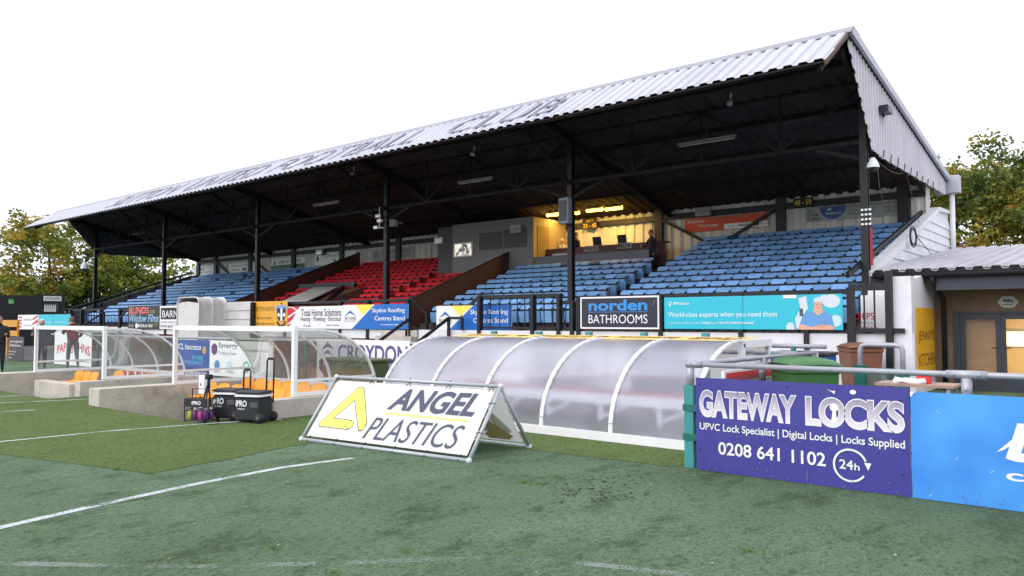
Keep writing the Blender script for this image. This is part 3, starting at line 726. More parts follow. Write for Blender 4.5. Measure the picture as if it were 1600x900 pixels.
def row_floor(i): return FLOOR0 + i * RRISE
SP = .462
blue_first = None; n_blue = 0; rest = []
rs = random.Random(21)
blocks = [('end', -5.75, 16, 'block by white side wall', 'blue seats in the block by the white side wall'),
          ('mid', -13.95, 14, 'block by brown screen', 'blue seats in the block by the brown screen')]
todo = []
for bk, xr, n, where, grp in blocks:
    for i in range(NROW):
        for k in range(n):
            x = xr - k * SP
            if abs(x - COLX[0]) < .36 and i == 1: continue
            if bk == 'mid' and i >= 9: continue                       # the press desks stand here
            if bk == 'mid' and i == 1 and abs(x - COLX[1]) < .4: continue
            if bk == 'mid' and x < -20.45: continue
            lab = f'blue seat, {ORD[k]} along in the {ORD[i]} row up, {where}'
            todo.append((x, ROW0 + i * RPITCH, row_floor(i), lab, grp, rs.uniform(-.04, .04)))
todo.sort(key=lambda t: math.hypot(t[0], t[1]))
for x, y, z, lab, grp, rz in todo[:300]:
    if blue_first is None: blue_first = make_seat('tip_up_seat', BLUESEAT, lab, 'seat', grp, (x, y, z)); o = blue_first
    else: o = copy_tree(blue_first); o.location = (x, y, z); o['label'] = lab; o['group'] = grp
    o.rotation_euler.z = rz
# the far block and the remainder: past three hundred of the kind, kept as one mass
far = MB(); bks, pns, brs = seat_meshes(BLUESEAT)
pts = [t[:3] for t in todo[300:]]
for i in range(NROW):
    for k in range(36):
        x = -33.75 - k * .465
        if abs(x + 41.8) < .3 and i == 1 or 18 <= k <= 19: continue
        pts.append((x, ROW0 + i * RPITCH, row_floor(i)))
for x, y, z in pts:
    o = Vector((x, y, z)); rr0 = rs.random()
    mi = 0 if rr0 > .07 else 2
    far.add([v + o for v in bks.v], bks.f, mi, True); far.add([v + o for v in pns.v], pns.f, mi, True)
    far.add([o + Vector(p) for p in ((-.235, .12, 0), (.235, .12, 0), (.235, .12, .69), (-.235, .12, .69))], [(0, 1, 2, 3)], 1)
tag(far.build('far_seats', [BLUESEAT, BLACK, mat('worn_blue_seat_plastic', (.03, .07, .2), .5, .3, 5)]), 'rows of blue tip-up seats filling the far block of the grandstand', 'seats', 'blue seats beyond the red block', 'stuff')
# red seats between the two brown screens
red_first = None
for i in range(NROW):
    k = 0
    for c in range(26):
        x = -21.2 - c * SP
        if x < -33.0: break
        if 7 <= c <= 8: continue                                     # gangway
        if -31.9 < x < -26.6 and i <= 3: continue                    # players' tunnel
        if x > -24.4 and i >= 8: continue                            # press room
        if abs(x + 23.4) < .35 and i == 1: continue
        lab = f'red seat, {ORD[c]} from near brown screen in the {ORD[i]} row up'
        loc = (x, ROW0 + i * RPITCH, row_floor(i))
        if red_first is None: red_first = make_seat('plastic_seat', REDSEAT, lab, 'red seat', 'red seats between the brown screens', loc)
        else: o = copy_tree(red_first); o.location = loc; o['label'] = lab
# ================================================================== PRESS AREA
pd = thing('press_desk', 'long dark grey fronted press desk above the blue seats', 'desk', (-17, 25.1, 3.5))
a, c = on_y(817, 404, 25.0), on_y(1014, 413, 25.0)
b = MB(); b.prism([(a.x, 25.0, 3.72), (c.x, 25.0, 3.72), (c.x, 25.0, 4.27), (a.x, 25.0, 4.27)], (0, .05, 0)); b.build('front_panel', mat('slate_grey_board', (.13, .135, .16), .6, .05, 1), pd)
b = MB(); b.box((a.x + .1, 25.06, 4.1), (c.x, 25.6, 4.14)); b.build('desk_top', mat('desk_board', (.12, .06, .05), .6), pd)
b = MB(); b.box((a.x + .6, 25.75, 3.72), (c.x + .25, 25.79, 4.62)); b.build('back_panel', mat('maroon_board', (.09, .035, .035), .6), pd)
b = MB(); b.box((a.x + .6, 25.78, 4.6), (c.x + .25, 26.3, 4.64)); b.build('shelf', mat('desk_board', (.12, .06, .05), .6), pd)
pfl = MB(); pfl.box((a.x, 25.06, 3.2), (c.x + .1, 27.3, 3.52)); pfl.build('platform', TERR, pd)
def small_sign(body, px, Y=25.72):
    s_ = sign_y('desk_sign', f'white card sign reading {body} on the press desk', 'sign', Y, px[0], px[1], px[2], px[3], mat('grey_card', (.3, .29, .28), .7))
    s_.text(body, .06, .15, .94, .85, BLACK, .02); s_.done()
small_sign('PRESS', (912, 384, 935, 393)); small_sign('MEDIA', (964, 379, 987, 388))
cb = MB(); cb.box((-18.95, 25.62, 4.14), (-18.1, 25.7, 4.42)); tag(cb.build('desk_card', mat('pale_card', (.5, .5, .48), .7)), 'blank pale card leaning on the press desk', 'card')
for k, (px, py, wp) in enumerate(((935, 383, 12), (974, 379, 13))):
    q = on_y(px, py, 25.95)
    L = thing('laptop', ('dark open laptop behind the PRESS card', 'dark open laptop behind the MEDIA card')[k], 'laptop', (q.x, 25.95, 4.645), 'laptops on the press shelf')
    b = MB(); b.box((q.x - .2, 25.9, 4.645), (q.x + .2, 26.15, 4.665)); b.build('keyboard', BLKPLAST, L)
    b = MB(); b.prism([(q.x - .2, 25.89, 4.667), (q.x + .2, 25.89, 4.667), (q.x + .2, 25.8, 5.0), (q.x - .2, 25.8, 5.0)], (0, .014, .004)); b.build('screen_lid', BLKPLAST, L)
# fluorescent lights over the press area: lit
TUBE = emit('lit_fluorescent_tube', (1, .6, .035), 14)
FITT = mat('white_fitting', (.5, .48, .44), .5)
for k, (px, py, Y, lab) in enumerate(((866, 330, 26.2, 'lit yellow strip light under the roof left of the press column'), (929, 321, 26.2, 'lit yellow strip light between two others over the press desk'), (959, 317, 26.25, 'lit yellow strip light farthest along over the press desk'), (902, 325, 26.3, 'small lit lamp half hidden behind the press column'))):
    q = on_y(px, py, Y); q.z = min(q.z, zlin(Y) - .16)
    ln = .37 if k < 3 else .08
    L = thing('strip_light', lab, 'light', (q.x, Y, q.z), 'strip lights lit over the press area')
    b = MB(); b.box((q.x - ln, Y - .06, q.z + .03), (q.x + ln, Y + .06, q.z + .09)); b.bar((q.x, Y, q.z + .09), (q.x, Y, zlin(Y)), .03, .03); b.build('fitting', FITT, L)
    b = MB(); b.tube([(q.x - ln, Y, q.z), (q.x + ln, Y, q.z)], .07, 10); b.build('tube', TUBE, L)
    if k < 3:
        ld = bpy.data.lights.new('strip_light_glow', 'AREA'); ld.shape = 'RECTANGLE'; ld.size = 1.2; ld.size_y = .1; ld.energy = 52; ld.color = (1, .6, .17)
        lo = bpy.data.objects.new('lamp_glow', ld); col.objects.link(lo); lo.location = (0, 0, -.06); lo.parent = L
# unlit tubes among the roof steel
for k, (x0, y0, x1, y1, Y) in enumerate(((716, 285, 770, 278, 19.8), (1060, 226, 1150, 213, 19.8), (490, 321, 530, 314, 19.8), (206, 366, 224, 363, 22))):
    p, q = on_y(x0, y0, Y), on_y(x1, y1, Y); z = (p.z + q.z) / 2
    L = thing('strip_light', ('unlit strip light hanging over the red seats', 'unlit strip light hanging over the end blue block', 'unlit strip light hanging over the far blue block', 'unlit strip light near the far end of the roof')[k], 'light', ((p.x + q.x) / 2, Y, z), 'unlit strip lights in the roof')
    b = MB(); b.box((p.x, Y - .05, z - .03), (q.x, Y + .05, z + .04)); b.build('fitting', mat('grimy_fitting', (.13, .12, .12), .7), L)
    b = MB(); b.tube([(p.x + .05, Y, z - .055), (q.x - .05, Y, z - .055)], .018, 8); b.build('tube', mat('dusty_tube', (.3, .29, .28), .5), L)
    b = MB(); xm = (p.x + q.x) / 2; b.bar((xm, Y, z + .05), (xm, Y, zlin(Y)), .02, .02); b.build('hanger', BLACK, L)
# row number boards
YELT = flat('yellow_figures', 240, 200, 40)
for body, px, lab in (('33 - 45', (910, 341, 933, 358), 'dark board with yellow 33 - 45 under the lit strip lights'), ('48 - 59', (1239, 309, 1270, 323), 'dark board with yellow 48 - 59 on the back wall beam')):
    s_ = sign_y('number_board', lab, 'sign', YB - .25, *px, mat('dark_board', (.03, .026, .02), .7))
    if body[0] == '3': s_.text('SEAT', .28, .66, .72, .86, YELT, 0); s_.text(body, .06, .12, .94, .52, YELT, .01)
    else: s_.text(body, .08, .2, .92, .8, YELT, .01)
    s_.done()
# banners on the back wall
ORG = flat('orange_banner', 205, 72, 20); BLU = flat('banner_blue', 30, 72, 130); GRY = flat('pale_grey_banner', 150, 150, 148); INK = flat('banner_ink', 50, 55, 60)
YW = YB - .085
def wall_banner(name, lab, px, base): return sign_y(name, lab, 'banner', YW, *px[:4], base, yt1=px[4], yb1=px[5], th=.006)
s_ = wall_banner('banner', 'orange kitchens and worktops banner on the back wall', (1070, 342, 1200, 366, 332, 352), ORG)
s_.text('Kitchens', .04, .66, .25, .9, PRINTW, .006).text('Worktops', .17, .26, .42, .54, PRINTW, .006).rect(.49, .04, 1, .42, PRINTW)
s_.text('SMEG', .54, .16, .62, .3, INK, .0).text('NEFF', .66, .16, .78, .32, INK, .03).rect(.8, .14, .9, .32, flat('dark_red_print', 120, 20, 25)).text('BOSCH', .92, .16, .99, .3, INK, 0); s_.done()
s_ = wall_banner('banner', 'pale plumbing banner with blue half disc on the back wall', (1259, 325, 1420, 347, 311, 335), GRY)
s_.text('ALL', .02, .66, .07, .85, INK, .02).text('GENERAL', .02, .38, .14, .57, INK, .02).text('PLUMBING', .02, .1, .16, .29, INK, .02)
s_.disc(.28, .98, .135, BLU, 1, 22, 180, 360).text('Plumbers Ltd', .21, .42, .36, .6, PRINTW, 0).rect(.22, .74, .27, .79, PRINTW).rect(.24, .68, .25, .88, PRINTW)
s_.text('CONTACT US FOR A FREE QUOTE', .43, .78, .98, .92, INK, .01).text('Boilers and heating', .44, .52, .68, .66, INK, 0).text('0208 644 7218', .77, .5, .97, .64, INK, 0).text('Repairs and servicing', .44, .28, .68, .42, INK, 0).text('07850 342 870', .77, .24, .97, .38, INK, 0); s_.done()
GRN = flat('banner_green', 40, 88, 55)
s_ = wall_banner('banner', 'white and green banner behind the far blue seats', (424, 405, 476, 421, 402, 417), PRINTW); s_.rect(0, 0, 1, .38, GRN).text('COMFORT GLAZING', .2, .5, .9, .82, INK, .01).shape([(.05, .45), (.11, .9), (.15, .45)], GRN); s_.done()
s_ = wall_banner('banner', 'pale banner with small dark emblems between two wall posts', (492, 396, 556, 416, 391, 409), PRINTW); s_.text('SUPPORTERS', .2, .58, .75, .82, GRY, .01).rect(.04, .35, .1, .75, INK).disc(.5, .28, .025, INK).disc(.62, .28, .03, GRN).disc(.78, .28, .025, INK); s_.done()
s_ = wall_banner('banner', 'long pale banner with grey capitals behind the red seats', (583, 390, 646, 412, 385, 404), GRY); s_.text('CHARTERED', .2, .6, .92, .85, INK, .0).text('ACCOUNTANTS', .25, .25, .95, .5, INK, 0).ring(.08, .55, .05, .015, INK); s_.done()
s_ = wall_banner('banner', 'white banner with blue end panel at the far end of the back wall', (303, 417, 343, 432, 412, 428), PRINTW); s_.rect(.78, 0, 1, 1, BLU).text('TV HIRE', .08, .5, .4, .75, BLU, .01).text('SERVICE', .1, .2, .7, .38, GRN, 0); s_.done()
s_ = wall_banner('banner', 'white banner with dark red dots beside a wall brace', (358, 412, 399, 429, 408, 423), PRINTW); s_.text('SPORTS & LEISURE', .08, .62, .92, .8, INK, 0).text('TRAVEL', .1, .25, .4, .4, INK, .02).disc(.55, .34, .04, flat('dark_red_print', 120, 20, 25)).disc(.64, .34, .04, flat('dark_red_print', 120, 20, 25)).disc(.78, .34, .03, INK).disc(.86, .34, .03, INK); s_.done()
# floodlight / speaker boxes on the beam and columns
for k, (px, py, Y, s0, lab) in enumerate(((1099, 331, 27.1, .3, 'small white floodlight box on the wall beam above the orange banner'), (500, 394, 27.1, .3, 'small white floodlight box on the wall beam over the far seats'), (807, 358, 24.8, .28, 'small white floodlight box on the press room front'), (687, 376, 25.0, .28, 'small white floodlight box on the dark screen beside the press room'))):
    q = on_y(px, py, Y); L = thing('floodlight', lab, 'floodlight', tuple(q), 'floodlight boxes on the stand')
    b = MB(); b.rbox((q.x - s0, Y - .1, q.z - .16), (q.x + s0, Y + .06, q.z + .16), .03); b.build('housing', mat('dull_white_plastic', (.42, .42, .4), .5), L)
    b = MB(); b.box((q.x - s0 + .05, Y - .106, q.z - .12), (q.x + s0 - .05, Y - .101, q.z + .12)); b.build('lens', GLASS, L)
    b = MB(); b.bar((q.x, Y + .04, q.z), (q.x, Y + .25, q.z), .05, .05); b.build('bracket', BLACK, L)
def column_box(px, py, Y, wx, wz, lab, name, cat, m):
    q = on_y(px, py, Y); L = thing(name, lab, cat, tuple(q))
    b = MB(); b.rbox((q.x - wx, Y - .16, q.z - wz), (q.x + wx, Y + .1, q.z + wz), .05); b.build('cabinet', m, L)
    b = MB(); b.rbox((q.x - wx * .75, Y - .175, q.z - wz * .8), (q.x + wx * .75, Y - .155, q.z + wz * .8), .008); b.build('grille', GREYDK, L)
    b = MB(); b.bar((q.x, Y, q.z), (q.x + .3, YC, q.z), .05, .05); b.build('bracket', BLACK, L)
column_box(884, 330, 20.3, .2, .42, 'weathered grey loudspeaker on the press column', 'loudspeaker', 'loudspeaker', mat('weathered_grey', (.22, .24, .26), .6))
column_box(616, 349, 20.3, .13, .13, 'small grey loudspeaker on the column before the red seats', 'loudspeaker', 'loudspeaker', mat('weathered_grey', (.22, .24, .26), .6))
def dome_camera(px, py, Y, arm, lab, sc_=1.0):
    q = on_y(px, py, Y); L = thing('dome_camera', lab, 'camera', tuple(q))
    P = []
    for j in range(7):
        t = j / 6; rr = sc_ * (.05 + .13 * math.sin(t * 1.5)); P.append([(q.x + rr * math.cos(a * math.pi / 7), Y + rr * math.sin(a * math.pi / 7), q.z + sc_ * (.22 - .3 * t)) for a in range(15)])
    b = MB(); b.grid(P, 0, True); b.build('hood', WFRAME, L)
    b = MB(); b.ball((q.x, Y, q.z - .08 * sc_), .13 * sc_, .13 * sc_, .12 * sc_); b.build('dome', BLKPLAST, L)
    b = MB(); b.bar((q.x, Y, q.z + .18 * sc_), arm, .05, .05); b.build('arm', WFRAME, L)
dome_camera(133, 417, 20.2, (-50.7, 20.45, 5.1), 'dark dome camera with white hood on the far column', 1.5)
q = on_y(1366, 252, 20.3); dome_camera(1364, 258, 20.25, (-5.25, YC, q.z + .1), 'white hooded dome camera on top of the column by the gable', .85)
for k, (px, py, a) in enumerate(((593, 340, 0),)):
    q = on_y(px, py, 20.25); L = thing('aerial_mount', 'white aerial and small cameras on the column before the red seats', 'aerial', tuple(q))
    b = MB(); b.tube([(q.x, 20.25, q.z - .45), (q.x, 20.25, q.z + .55)], .02, 6); b.build('mast', WFRAME, L)
    for dz, dx in ((-.4, -.1), (-.15, .12), (.05, .02)):
        b = MB(); b.rbox((q.x + dx - .12, 20.1, q.z + dz - .06), (q.x + dx + .12, 20.22, q.z + dz + .06), .03); b.build('camera_body', WFRAME, L)
    b = MB(); b.bar((q.x, 20.25, q.z - .4), (-23.4, YC, q.z - .4), .04, .04); b.build('bracket', WFRAME, L)
bx = MB(); q = on_x(1377, 173, XR + .08); bx.rbox((XR + .06, q.y - .22, q.z - .09), (XR + .3, q.y + .25, q.z + .09), .03)
L = thing('floodlight', 'dark floodlight on the pale gable end', 'floodlight', tuple(q)); bx.build('housing', BLKPLAST, L)
b = MB(); b.bar((XR + .04, q.y + .1, q.z), (XR + .12, q.y + .1, q.z - .16), .04, .04); b.build('bracket', BLACK, L)
for k, (px, py) in enumerate(((741, 238), (1142, 158), (553, 269))):
    q = on_y(px, py, 18.9); L = thing('bracket_lamp', ('small clear spot lamp under the roof above the red seats', 'small clear spot lamp under the roof above the end blue block', 'small clear spot lamp under the roof above the far blue block')[k], 'lamp', tuple(q), 'spot lamps under the front of the roof')
    b = MB(); b.tube([(q.x, 18.9, q.z + .22), (q.x, 18.9, q.z + .05)], .02, 6); b.build('stem', WFRAME, L)
    b = MB(); b.tube([(q.x, 18.9, q.z + .06), (q.x, 18.85, q.z - .02), (q.x, 18.8, q.z - .1)], [.03, .06, .09], 8); b.build('lamp_head', GALV, L)
# ================================================================== PLAYERS' TUNNEL COVER IN THE RED BLOCK
tn = thing('tunnel_roof', 'sloping pale board roof over the brick stairwell among the red seats', 'stair roof', (-29, 21, 1.3))
A, B_, C_, D_ = on_y(442, 470, 19.3), on_y(480, 470, 19.3), on_y(528, 448, 22.3), on_y(490, 449, 22.3)
b = MB(); b.prism([A, B_, C_, D_], (0, 0, -.06)); b.build('roof_board', mat('weathered_pale_board', (.36, .34, .33), .8, .15, 1.5, dirt=(.15, .14, .13)), tn)
E_, G_ = on_y(468, 448, 22.35), on_y(556, 444, 22.35)
b = MB(); b.bar(E_, (G_.x, 22.35, E_.z), .1, .22); b.build('beam', BLACK, tn)
b = MB(); b.bar((G_.x - .05, 22.3, E_.z), (G_.x - .05, 22.3, E_.z - 1.4), .1, .1); b.build('post', BLACK, tn)
b = MB(); b.bar((C_.x + .4, 22.3, E_.z - .1), (B_.x + 1.0, 19.4, 2.35), .1, .12); b.build('rail', BLACK, tn)
b = MB(); b.prism([(C_.x + .42, 22.25, 1.5), (C_.x + .42, 22.25, E_.z - .2), (C_.x + .42, 19.4, 2.25), (C_.x + .42, 19.4, 1.5)], (1.35, 0, 0)); b.build('wall', BRICK, tn)
# ================================================================== RAILINGS ALONG THE STAND FRONT
YF = 18.5
X_ = lambda px, Y=YF: on_y(px, 490, Y).x
def railing(lab, px0, px1, zt, posts, bars=None, zb=1.42, rail2=None):
    x0, x1 = X_(px0), X_(px1)
    L = thing('railing', lab, 'railing', ((x0 + x1) / 2, YF, 1.33))
    b = MB(); b.box((x0, YF - .04, zt - .1), (x1, YF + .04, zt)); b.build('top_rail', BLACK, L)
    b = MB(); b.box((x0, YF - .03, zb - .03), (x1, YF + .03, zb + .03)); b.build('bottom_rail', BLACK, L)
    for p in posts:
        x = X_(p); b = MB(); b.box((x - .055, YF - .15, .95), (x + .055, YF - .081, zt - .05)); b.box((x - .05, YF - .082, 1.3), (x + .05, YF + .045, zt - .02)); b.build('post', BLACK, L)
    if bars:
        for p in bars:
            x = X_(p); b = MB(); b.box((x - .012, YF - .012, zb), (x + .012, YF + .012, zt - .08)); b.build('baluster', BLACK, L)
    return L
railing('black railing behind the norden and turquoise boards', 902, 1332, 2.33, (907, 1035, 1160, 1262, 1330))
railing('tall barred black railing beside the stair opening', 749, 878, 2.45, (752, 835, 876), (766, 781, 797, 808, 820, 850, 864))
railing('short black railing with bars between the tall railing and the norden board', 877, 902, 2.22, (897,), (884, 890))
railing('long black railing behind the yellow and blue boards', 398, 641, 2.42, (399, 449, 535, 578, 640))
railing('barred black railing beside the far stairs', 108, 163, 2.35, (113, 130, 160), (118, 122, 126, 135, 139, 143, 147, 151, 155), zb=1.45)
railing('black railing behind the blinds board', 186, 276, 2.3, (190, 228, 262))
def handrail(lab, pts, r=.05, posts=()):
    L = thing('handrail', lab, 'handrail', tuple(pts[0]))
    b = MB(); 
    for p, q in zip(pts, pts[1:]): b.bar(p, q, .07, .09)
    b.build('rail', BLACK, L)
    for p in posts:
        b = MB(); b.bar(p[0], p[1], .08, .08); b.build('post', BLACK, L)
q0 = on_y(640, 498, 18.35); q1 = Vector((q0.x, 16.6, .75))
handrail('sloping black handrail at the near stairs, on the side of the long railing', [q0, q1], posts=[(q0, (q0.x, 18.35, .95)), (q1, (q1.x, q1.y, 0))])
q0 = on_y(722, 497, 18.35); q2 = on_y(701, 497, 18.35); q1 = Vector((q2.x, 16.6, .75))
handrail('black handrail turning down the near stairs on the barred railing side', [q0, q2, q1], posts=[(q0, (q0.x, 18.35, 1.33)), (q1, (q1.x, q1.y, 0)), (q2, (q2.x, 18.35, 1.0))])
a, c = on_y(641, 464, 18.75), on_y(667, 490, 18.75)
handrail('short black rail dropping beside the brown screen', [a, c], posts=[(c, (c.x, 18.75, 1.33)), (a, (a.x, 18.75, 1.33))])
a, c, e = on_y(722, 490, 18.72), on_y(752, 460, 18.72), on_y(722, 520, 18.72)
handrail('short black rail rising over the second blue board', [a, c], posts=[(a, (a.x, 18.72, 1.33))])
a, c = on_y(163, 487, 18.3), on_y(120, 516, 17.0)
handrail('sloping black handrail at the far stairs', [a, c], posts=[(a, (a.x, 18.3, .9)), (c, (c.x, 17.0, .1))])
a, c = on_y(196, 487, 18.3), on_y(188, 497, 18.2)
handrail('black handrail stub beside the blinds board', [a, c], posts=[(c, (c.x, 18.2, .9))])

# ================================================================== HOARDINGS ON THE STAND
YH = 18.33
NAVY = flat('navy_print', 38, 38, 52); SKY = flat('light_blue_print', 46, 140, 215); TEAL = flat('turquoise_print', 40, 185, 205); RBLUE = flat('royal_blue_print', 14, 100, 185)
YEL = flat('pale_yellow_print', 238, 222, 90); AMB = flat('amber_print', 225, 165, 50); RED = flat('red_print', 200, 30, 50); REDD = flat('deep_red_print', 150, 20, 35); GREYT = flat('grey_print', 120, 120, 130)
s_ = sign_y('hoarding', 'dark hoarding with white border, light blue and white bathroom lettering', 'hoarding', YH, 907, 464.5, 1030, 514, NAVY, border=.045, bmat=WFRAME, yt1=461.5, yb1=514)
s_.text('norden', .11, .56, .86, .9, SKY, .028).rect(.11, .515, .86, .53, SKY).text('BATHROOMS', .11, .17, .86, .44, PRINTW, .0).shape([(.92, .7), (.925, .69), (.95, .86), (.945, .87)], GREYT); s_.done()
# turquoise health board with a printed nurse
s_ = sign_y('hoarding', 'long turquoise hospital hoarding with a printed nurse at one end', 'hoarding', YH, 1038, 464, 1317, 515, TEAL, yt1=460, yb1=514)
s_.text('World-class experts when you need them', .026, .33, .665, .53, PRINTW, .0).text('Spire', .06, .755, .088, .87, PRINTW, .03).text('Healthcare', .092, .76, .158, .85, PRINTW, .01)
s_.ring(.038, .83, .012, .003, PRINTW, 180, 360).rect(.03, .84, .046, .86, PRINTW).shape([(.036, .77), (.04, .77), (.044, .72), (.032, .72)], PRINTW)
s_.text('Appointments available in as little as', .026, .15, .235, .215, PRINTW, 0).text('24 hours.', .24, .155, .288, .23, PRINTW, .03).text('Search', .293, .155, .335, .22, PRINTW, 0).text("'Spire St Anthony's Hospital'", .34, .14, .54, .235, PRINTW, .02)
s_.rect(.477, 0, .479, 1, flat('board_joint', 30, 110, 120))
LTQ = flat('pale_turquoise_print', 190, 215, 225); PGR = flat('pale_grey_print', 205, 212, 222); SCR = flat('scrubs_blue_print', 95, 150, 205); SKP = flat('printed_skin', 215, 165, 140); CAPW = flat('printed_cap', 195, 210, 220)
s_.shape([(.78, 0), (.8, .35), (.84, .6), (.82, .9), (.76, 1), (.7, 1), (.8, .99), (.99, .99), (1, .99), (1, 0)], TEAL)
s_.rect(.7, .9, .77, .995, PRINTW).disc(.945, .8, .034, PGR, 1.3, 18).disc(.91, .86, .022, PGR, 1, 14).shape([(.78, .9), (.82, .95), (.83, .6), (.8, .4), (.79, .1), (.77, 0), (.76, .3), (.79, .6)], PGR).disc(.965, .25, .03, LTQ, 1, 14).rect(.785, .38, .803, .6, flat('printed_monitor', 60, 85, 95))
s_.rect(.715, 0, .758, .14, PGR).rect(.722, .12, .752, .2, LTQ)
s_.shape([(.776, 0), (.786, .18), (.805, .42), (.845, .53), (.91, .53), (.945, .42), (.955, .18), (.965, 0)], SCR)
s_.shape([(.855, .5), (.86, .66), (.9, .66), (.905, .5), (.88, .4)], SKP).shape([(.861, .72), (.862, .64), (.87, .585), (.881, .565), (.892, .585), (.9, .64), (.901, .72), (.898, .8), (.864, .8)], SKP).shape([(.859, .76), (.858, .84), (.866, .9), (.881, .93), (.896, .9), (.904, .84), (.903, .76), (.892, .79), (.87, .79)], CAPW)
s_.shape([(.776, .03), (.79, .16), (.85, .08), (.94, .14), (.963, .06), (.95, 0), (.79, 0)], SKP).shape([(.86, .1), (.9, .04), (.92, .1), (.9, .17)], flat('printed_hand', 205, 150, 125))
s_.rect(.868, .71, .877, .72, INK).rect(.886, .71, .895, .72, INK).rect(.875, .625, .888, .637, flat('printed_lips', 165, 80, 80)); s_.done()
def skyline(lab, Y, x0, yt, x1, yb, yt1, yb1, url):
    s_ = sign_y('hoarding', lab, 'hoarding', Y, x0, yt, x1, yb, PRINTW, yt1=yt1, yb1=yb1)
    s_.shape([(.15, 0), (.51, 1), (1, 1), (1, 0)], RBLUE).shape([(.2, 1), (.33, .58), (.5, 1)], YEL)
    s_.shape([(.03, .52), (.125, .78), (.22, .52), (.125, .66)], RBLUE).text('SKYLINE', .035, .38, .215, .5, INK, .01).text('ROOFING CENTRES', .035, .3, .215, .345, GREYT, 0)
    s_.text('Skyline Roofing', .47, .62, .95, .84, PRINTW, .008).text('Centres Stand', .51, .35, .95, .53, PRINTW, .008)
    if url: s_.text('www.skylineroofing.co.uk', .6, .14, .95, .22, PRINTW, .01)
    s_.done()
skyline('white, yellow and blue roofing hoarding beside the heating board', YH, 535.3, 477, 638, 514.5, 474, 514, True)
skyline('white, yellow and blue roofing hoarding behind the railing bars', 18.68, 682, 478.5, 800, 520, 475.5, 518, False)
s_ = sign_y('hoarding', 'white heating and plumbing hoarding with red stripes', 'hoarding', YH, 449.5, 480, 535, 513, PRINTW, yt1=477, yb1=514)
s_.shape([(0, .98), (.23, .98), (.0, .0)], PRINTW).shape([(0, .95), (.1, 1), (.23, 1), (.2, .86), (0, .55)], RED).shape([(0, .45), (.16, .72), (.1, .42), (0, .22)], RED).shape([(0, .14), (.06, .26), (.03, 0), (0, 0)], RED).shape([(.05, 1), (.09, 1), (.205, .84), (.19, .78)], PRINTW)
s_.text('Total Home Solutions', .26, .56, .98, .88, INK, .008).text('Heating - Plumbing - Electrical', .25, .28, .97, .54, INK, .004).text('f t in', .31, .08, .44, .18, INK, .02).text('based in Sutton', .73, .13, .95, .2, INK, .01); s_.done()
# yellow club board with crest
s_ = sign_y('hoarding', 'tall yellow club hoarding with a blue, black and white crest', 'hoarding', YH - .02, 397, 472, 449, 514, AMB, yt1=469.5, yb1=513)
DKG = flat('dark_print_on_yellow', 60, 45, 20); LBC = flat('crest_light_blue', 110, 160, 205)
s_.text('SUTTON UNITED', .05, .64, .63, .8, DKG, -.002).text('#foreverambar', .1, .33, .55, .45, DKG, 0).text('follow @suttonunited', .07, .12, .62, .24, DKG, 0)
s_.shape([(.68, .6), (.67, .78), (.72, .86), (.78, .82), (.83, .9), (.88, .82), (.94, .86), (.98, .78), (.97, .6), (.93, .5), (.72, .5)], LBC).disc(.83, .92, .02, DKG, 1, 10)
s_.shape([(.7, .74), (.95, .74), (.95, .42), (.9, .3), (.83, .24), (.75, .3), (.7, .42)], flat('crest_black', 25, 28, 40)).rect(.8, .27, .86, .74, PRINTW).disc(.75, .5, .035, PRINTW, 1, 12).disc(.91, .5, .035, PRINTW, 1, 12)
s_.ring(.83, .36, .15, .05, DKG, 200, 340, 14); s_.done()
# blinds board
DKB = flat('near_black_print', 36, 36, 40)
s_ = sign_y('hoarding', 'dark blinds hoarding with red and pale blue script lettering', 'hoarding', YH, 200, 479, 249, 513.5, DKB, yt1=477, yb1=515)
s_.text('BLINDS', .03, .66, .68, .95, flat('coral_print', 235, 110, 90), .02, .15).text('AND', .72, .68, .86, .82, flat('lime_print', 170, 185, 60), 0).text('Window Films', .05, .3, .98, .64, flat('pale_blue_print', 150, 195, 225), .01, .3).text('LTD', .84, .14, .95, .25, flat('lime_print', 170, 185, 60), 0).text('0208 661 0040', .4, .08, .8, .22, PRINTW, .02).rect(.03, .08, .2, .2, GREYT).disc(.29, .15, .04, PRINTW).disc(.36, .15, .025, PRINTW); s_.done()
s_ = sign_y('hoarding', 'white hoarding with black name panel half behind the tunnel cover', 'hoarding', YH, 249.6, 479, 290, 513.5, PRINTW, yt1=476.5, yb1=515)
s_.rect(.04, .42, .98, .92, BLACK).text('BARNES', .1, .5, .95, .8, PRINTW, .005).text('HOME IMPROVEMENTS', .04, .25, .98, .33, INK, 0).text('WWW.BARNES.CO.UK', .02, .06, .98, .18, INK, .01); s_.done()
s_ = sign_y('hoarding', 'far white and turquoise hoarding with red slanted stripes', 'hoarding', YH - 1.6, 28, 492, 110, 515, PRINTW, yt1=491, yb1=515)
s_.rect(.42, 0, 1, 1, TEAL)
for v in (.12, .34, .56, .78): s_.rect(.02, v, .08, v + .12, RED)
for k in range(3): s_.shape([(.29, .05 + k * .33), (.41, .38 + k * .33 if k < 2 else 1), (.41, .15 + k * .33 if k < 2 else .85), (.31, -.02 + k * .33 if k else 0)], RED)
s_.rect(.69, 0, .695, 1, flat('board_joint', 30, 110, 120)).text('Total Home', .12, .6, .28, .76, GREYT, 0).text('Heating - Plumbing', .12, .2, .28, .34, GREYT, 0).text('World-class experts', .46, .42, .68, .54, PRINTW, 0).text('when you need them', .72, .42, .95, .54, PRINTW, 0); s_.done()
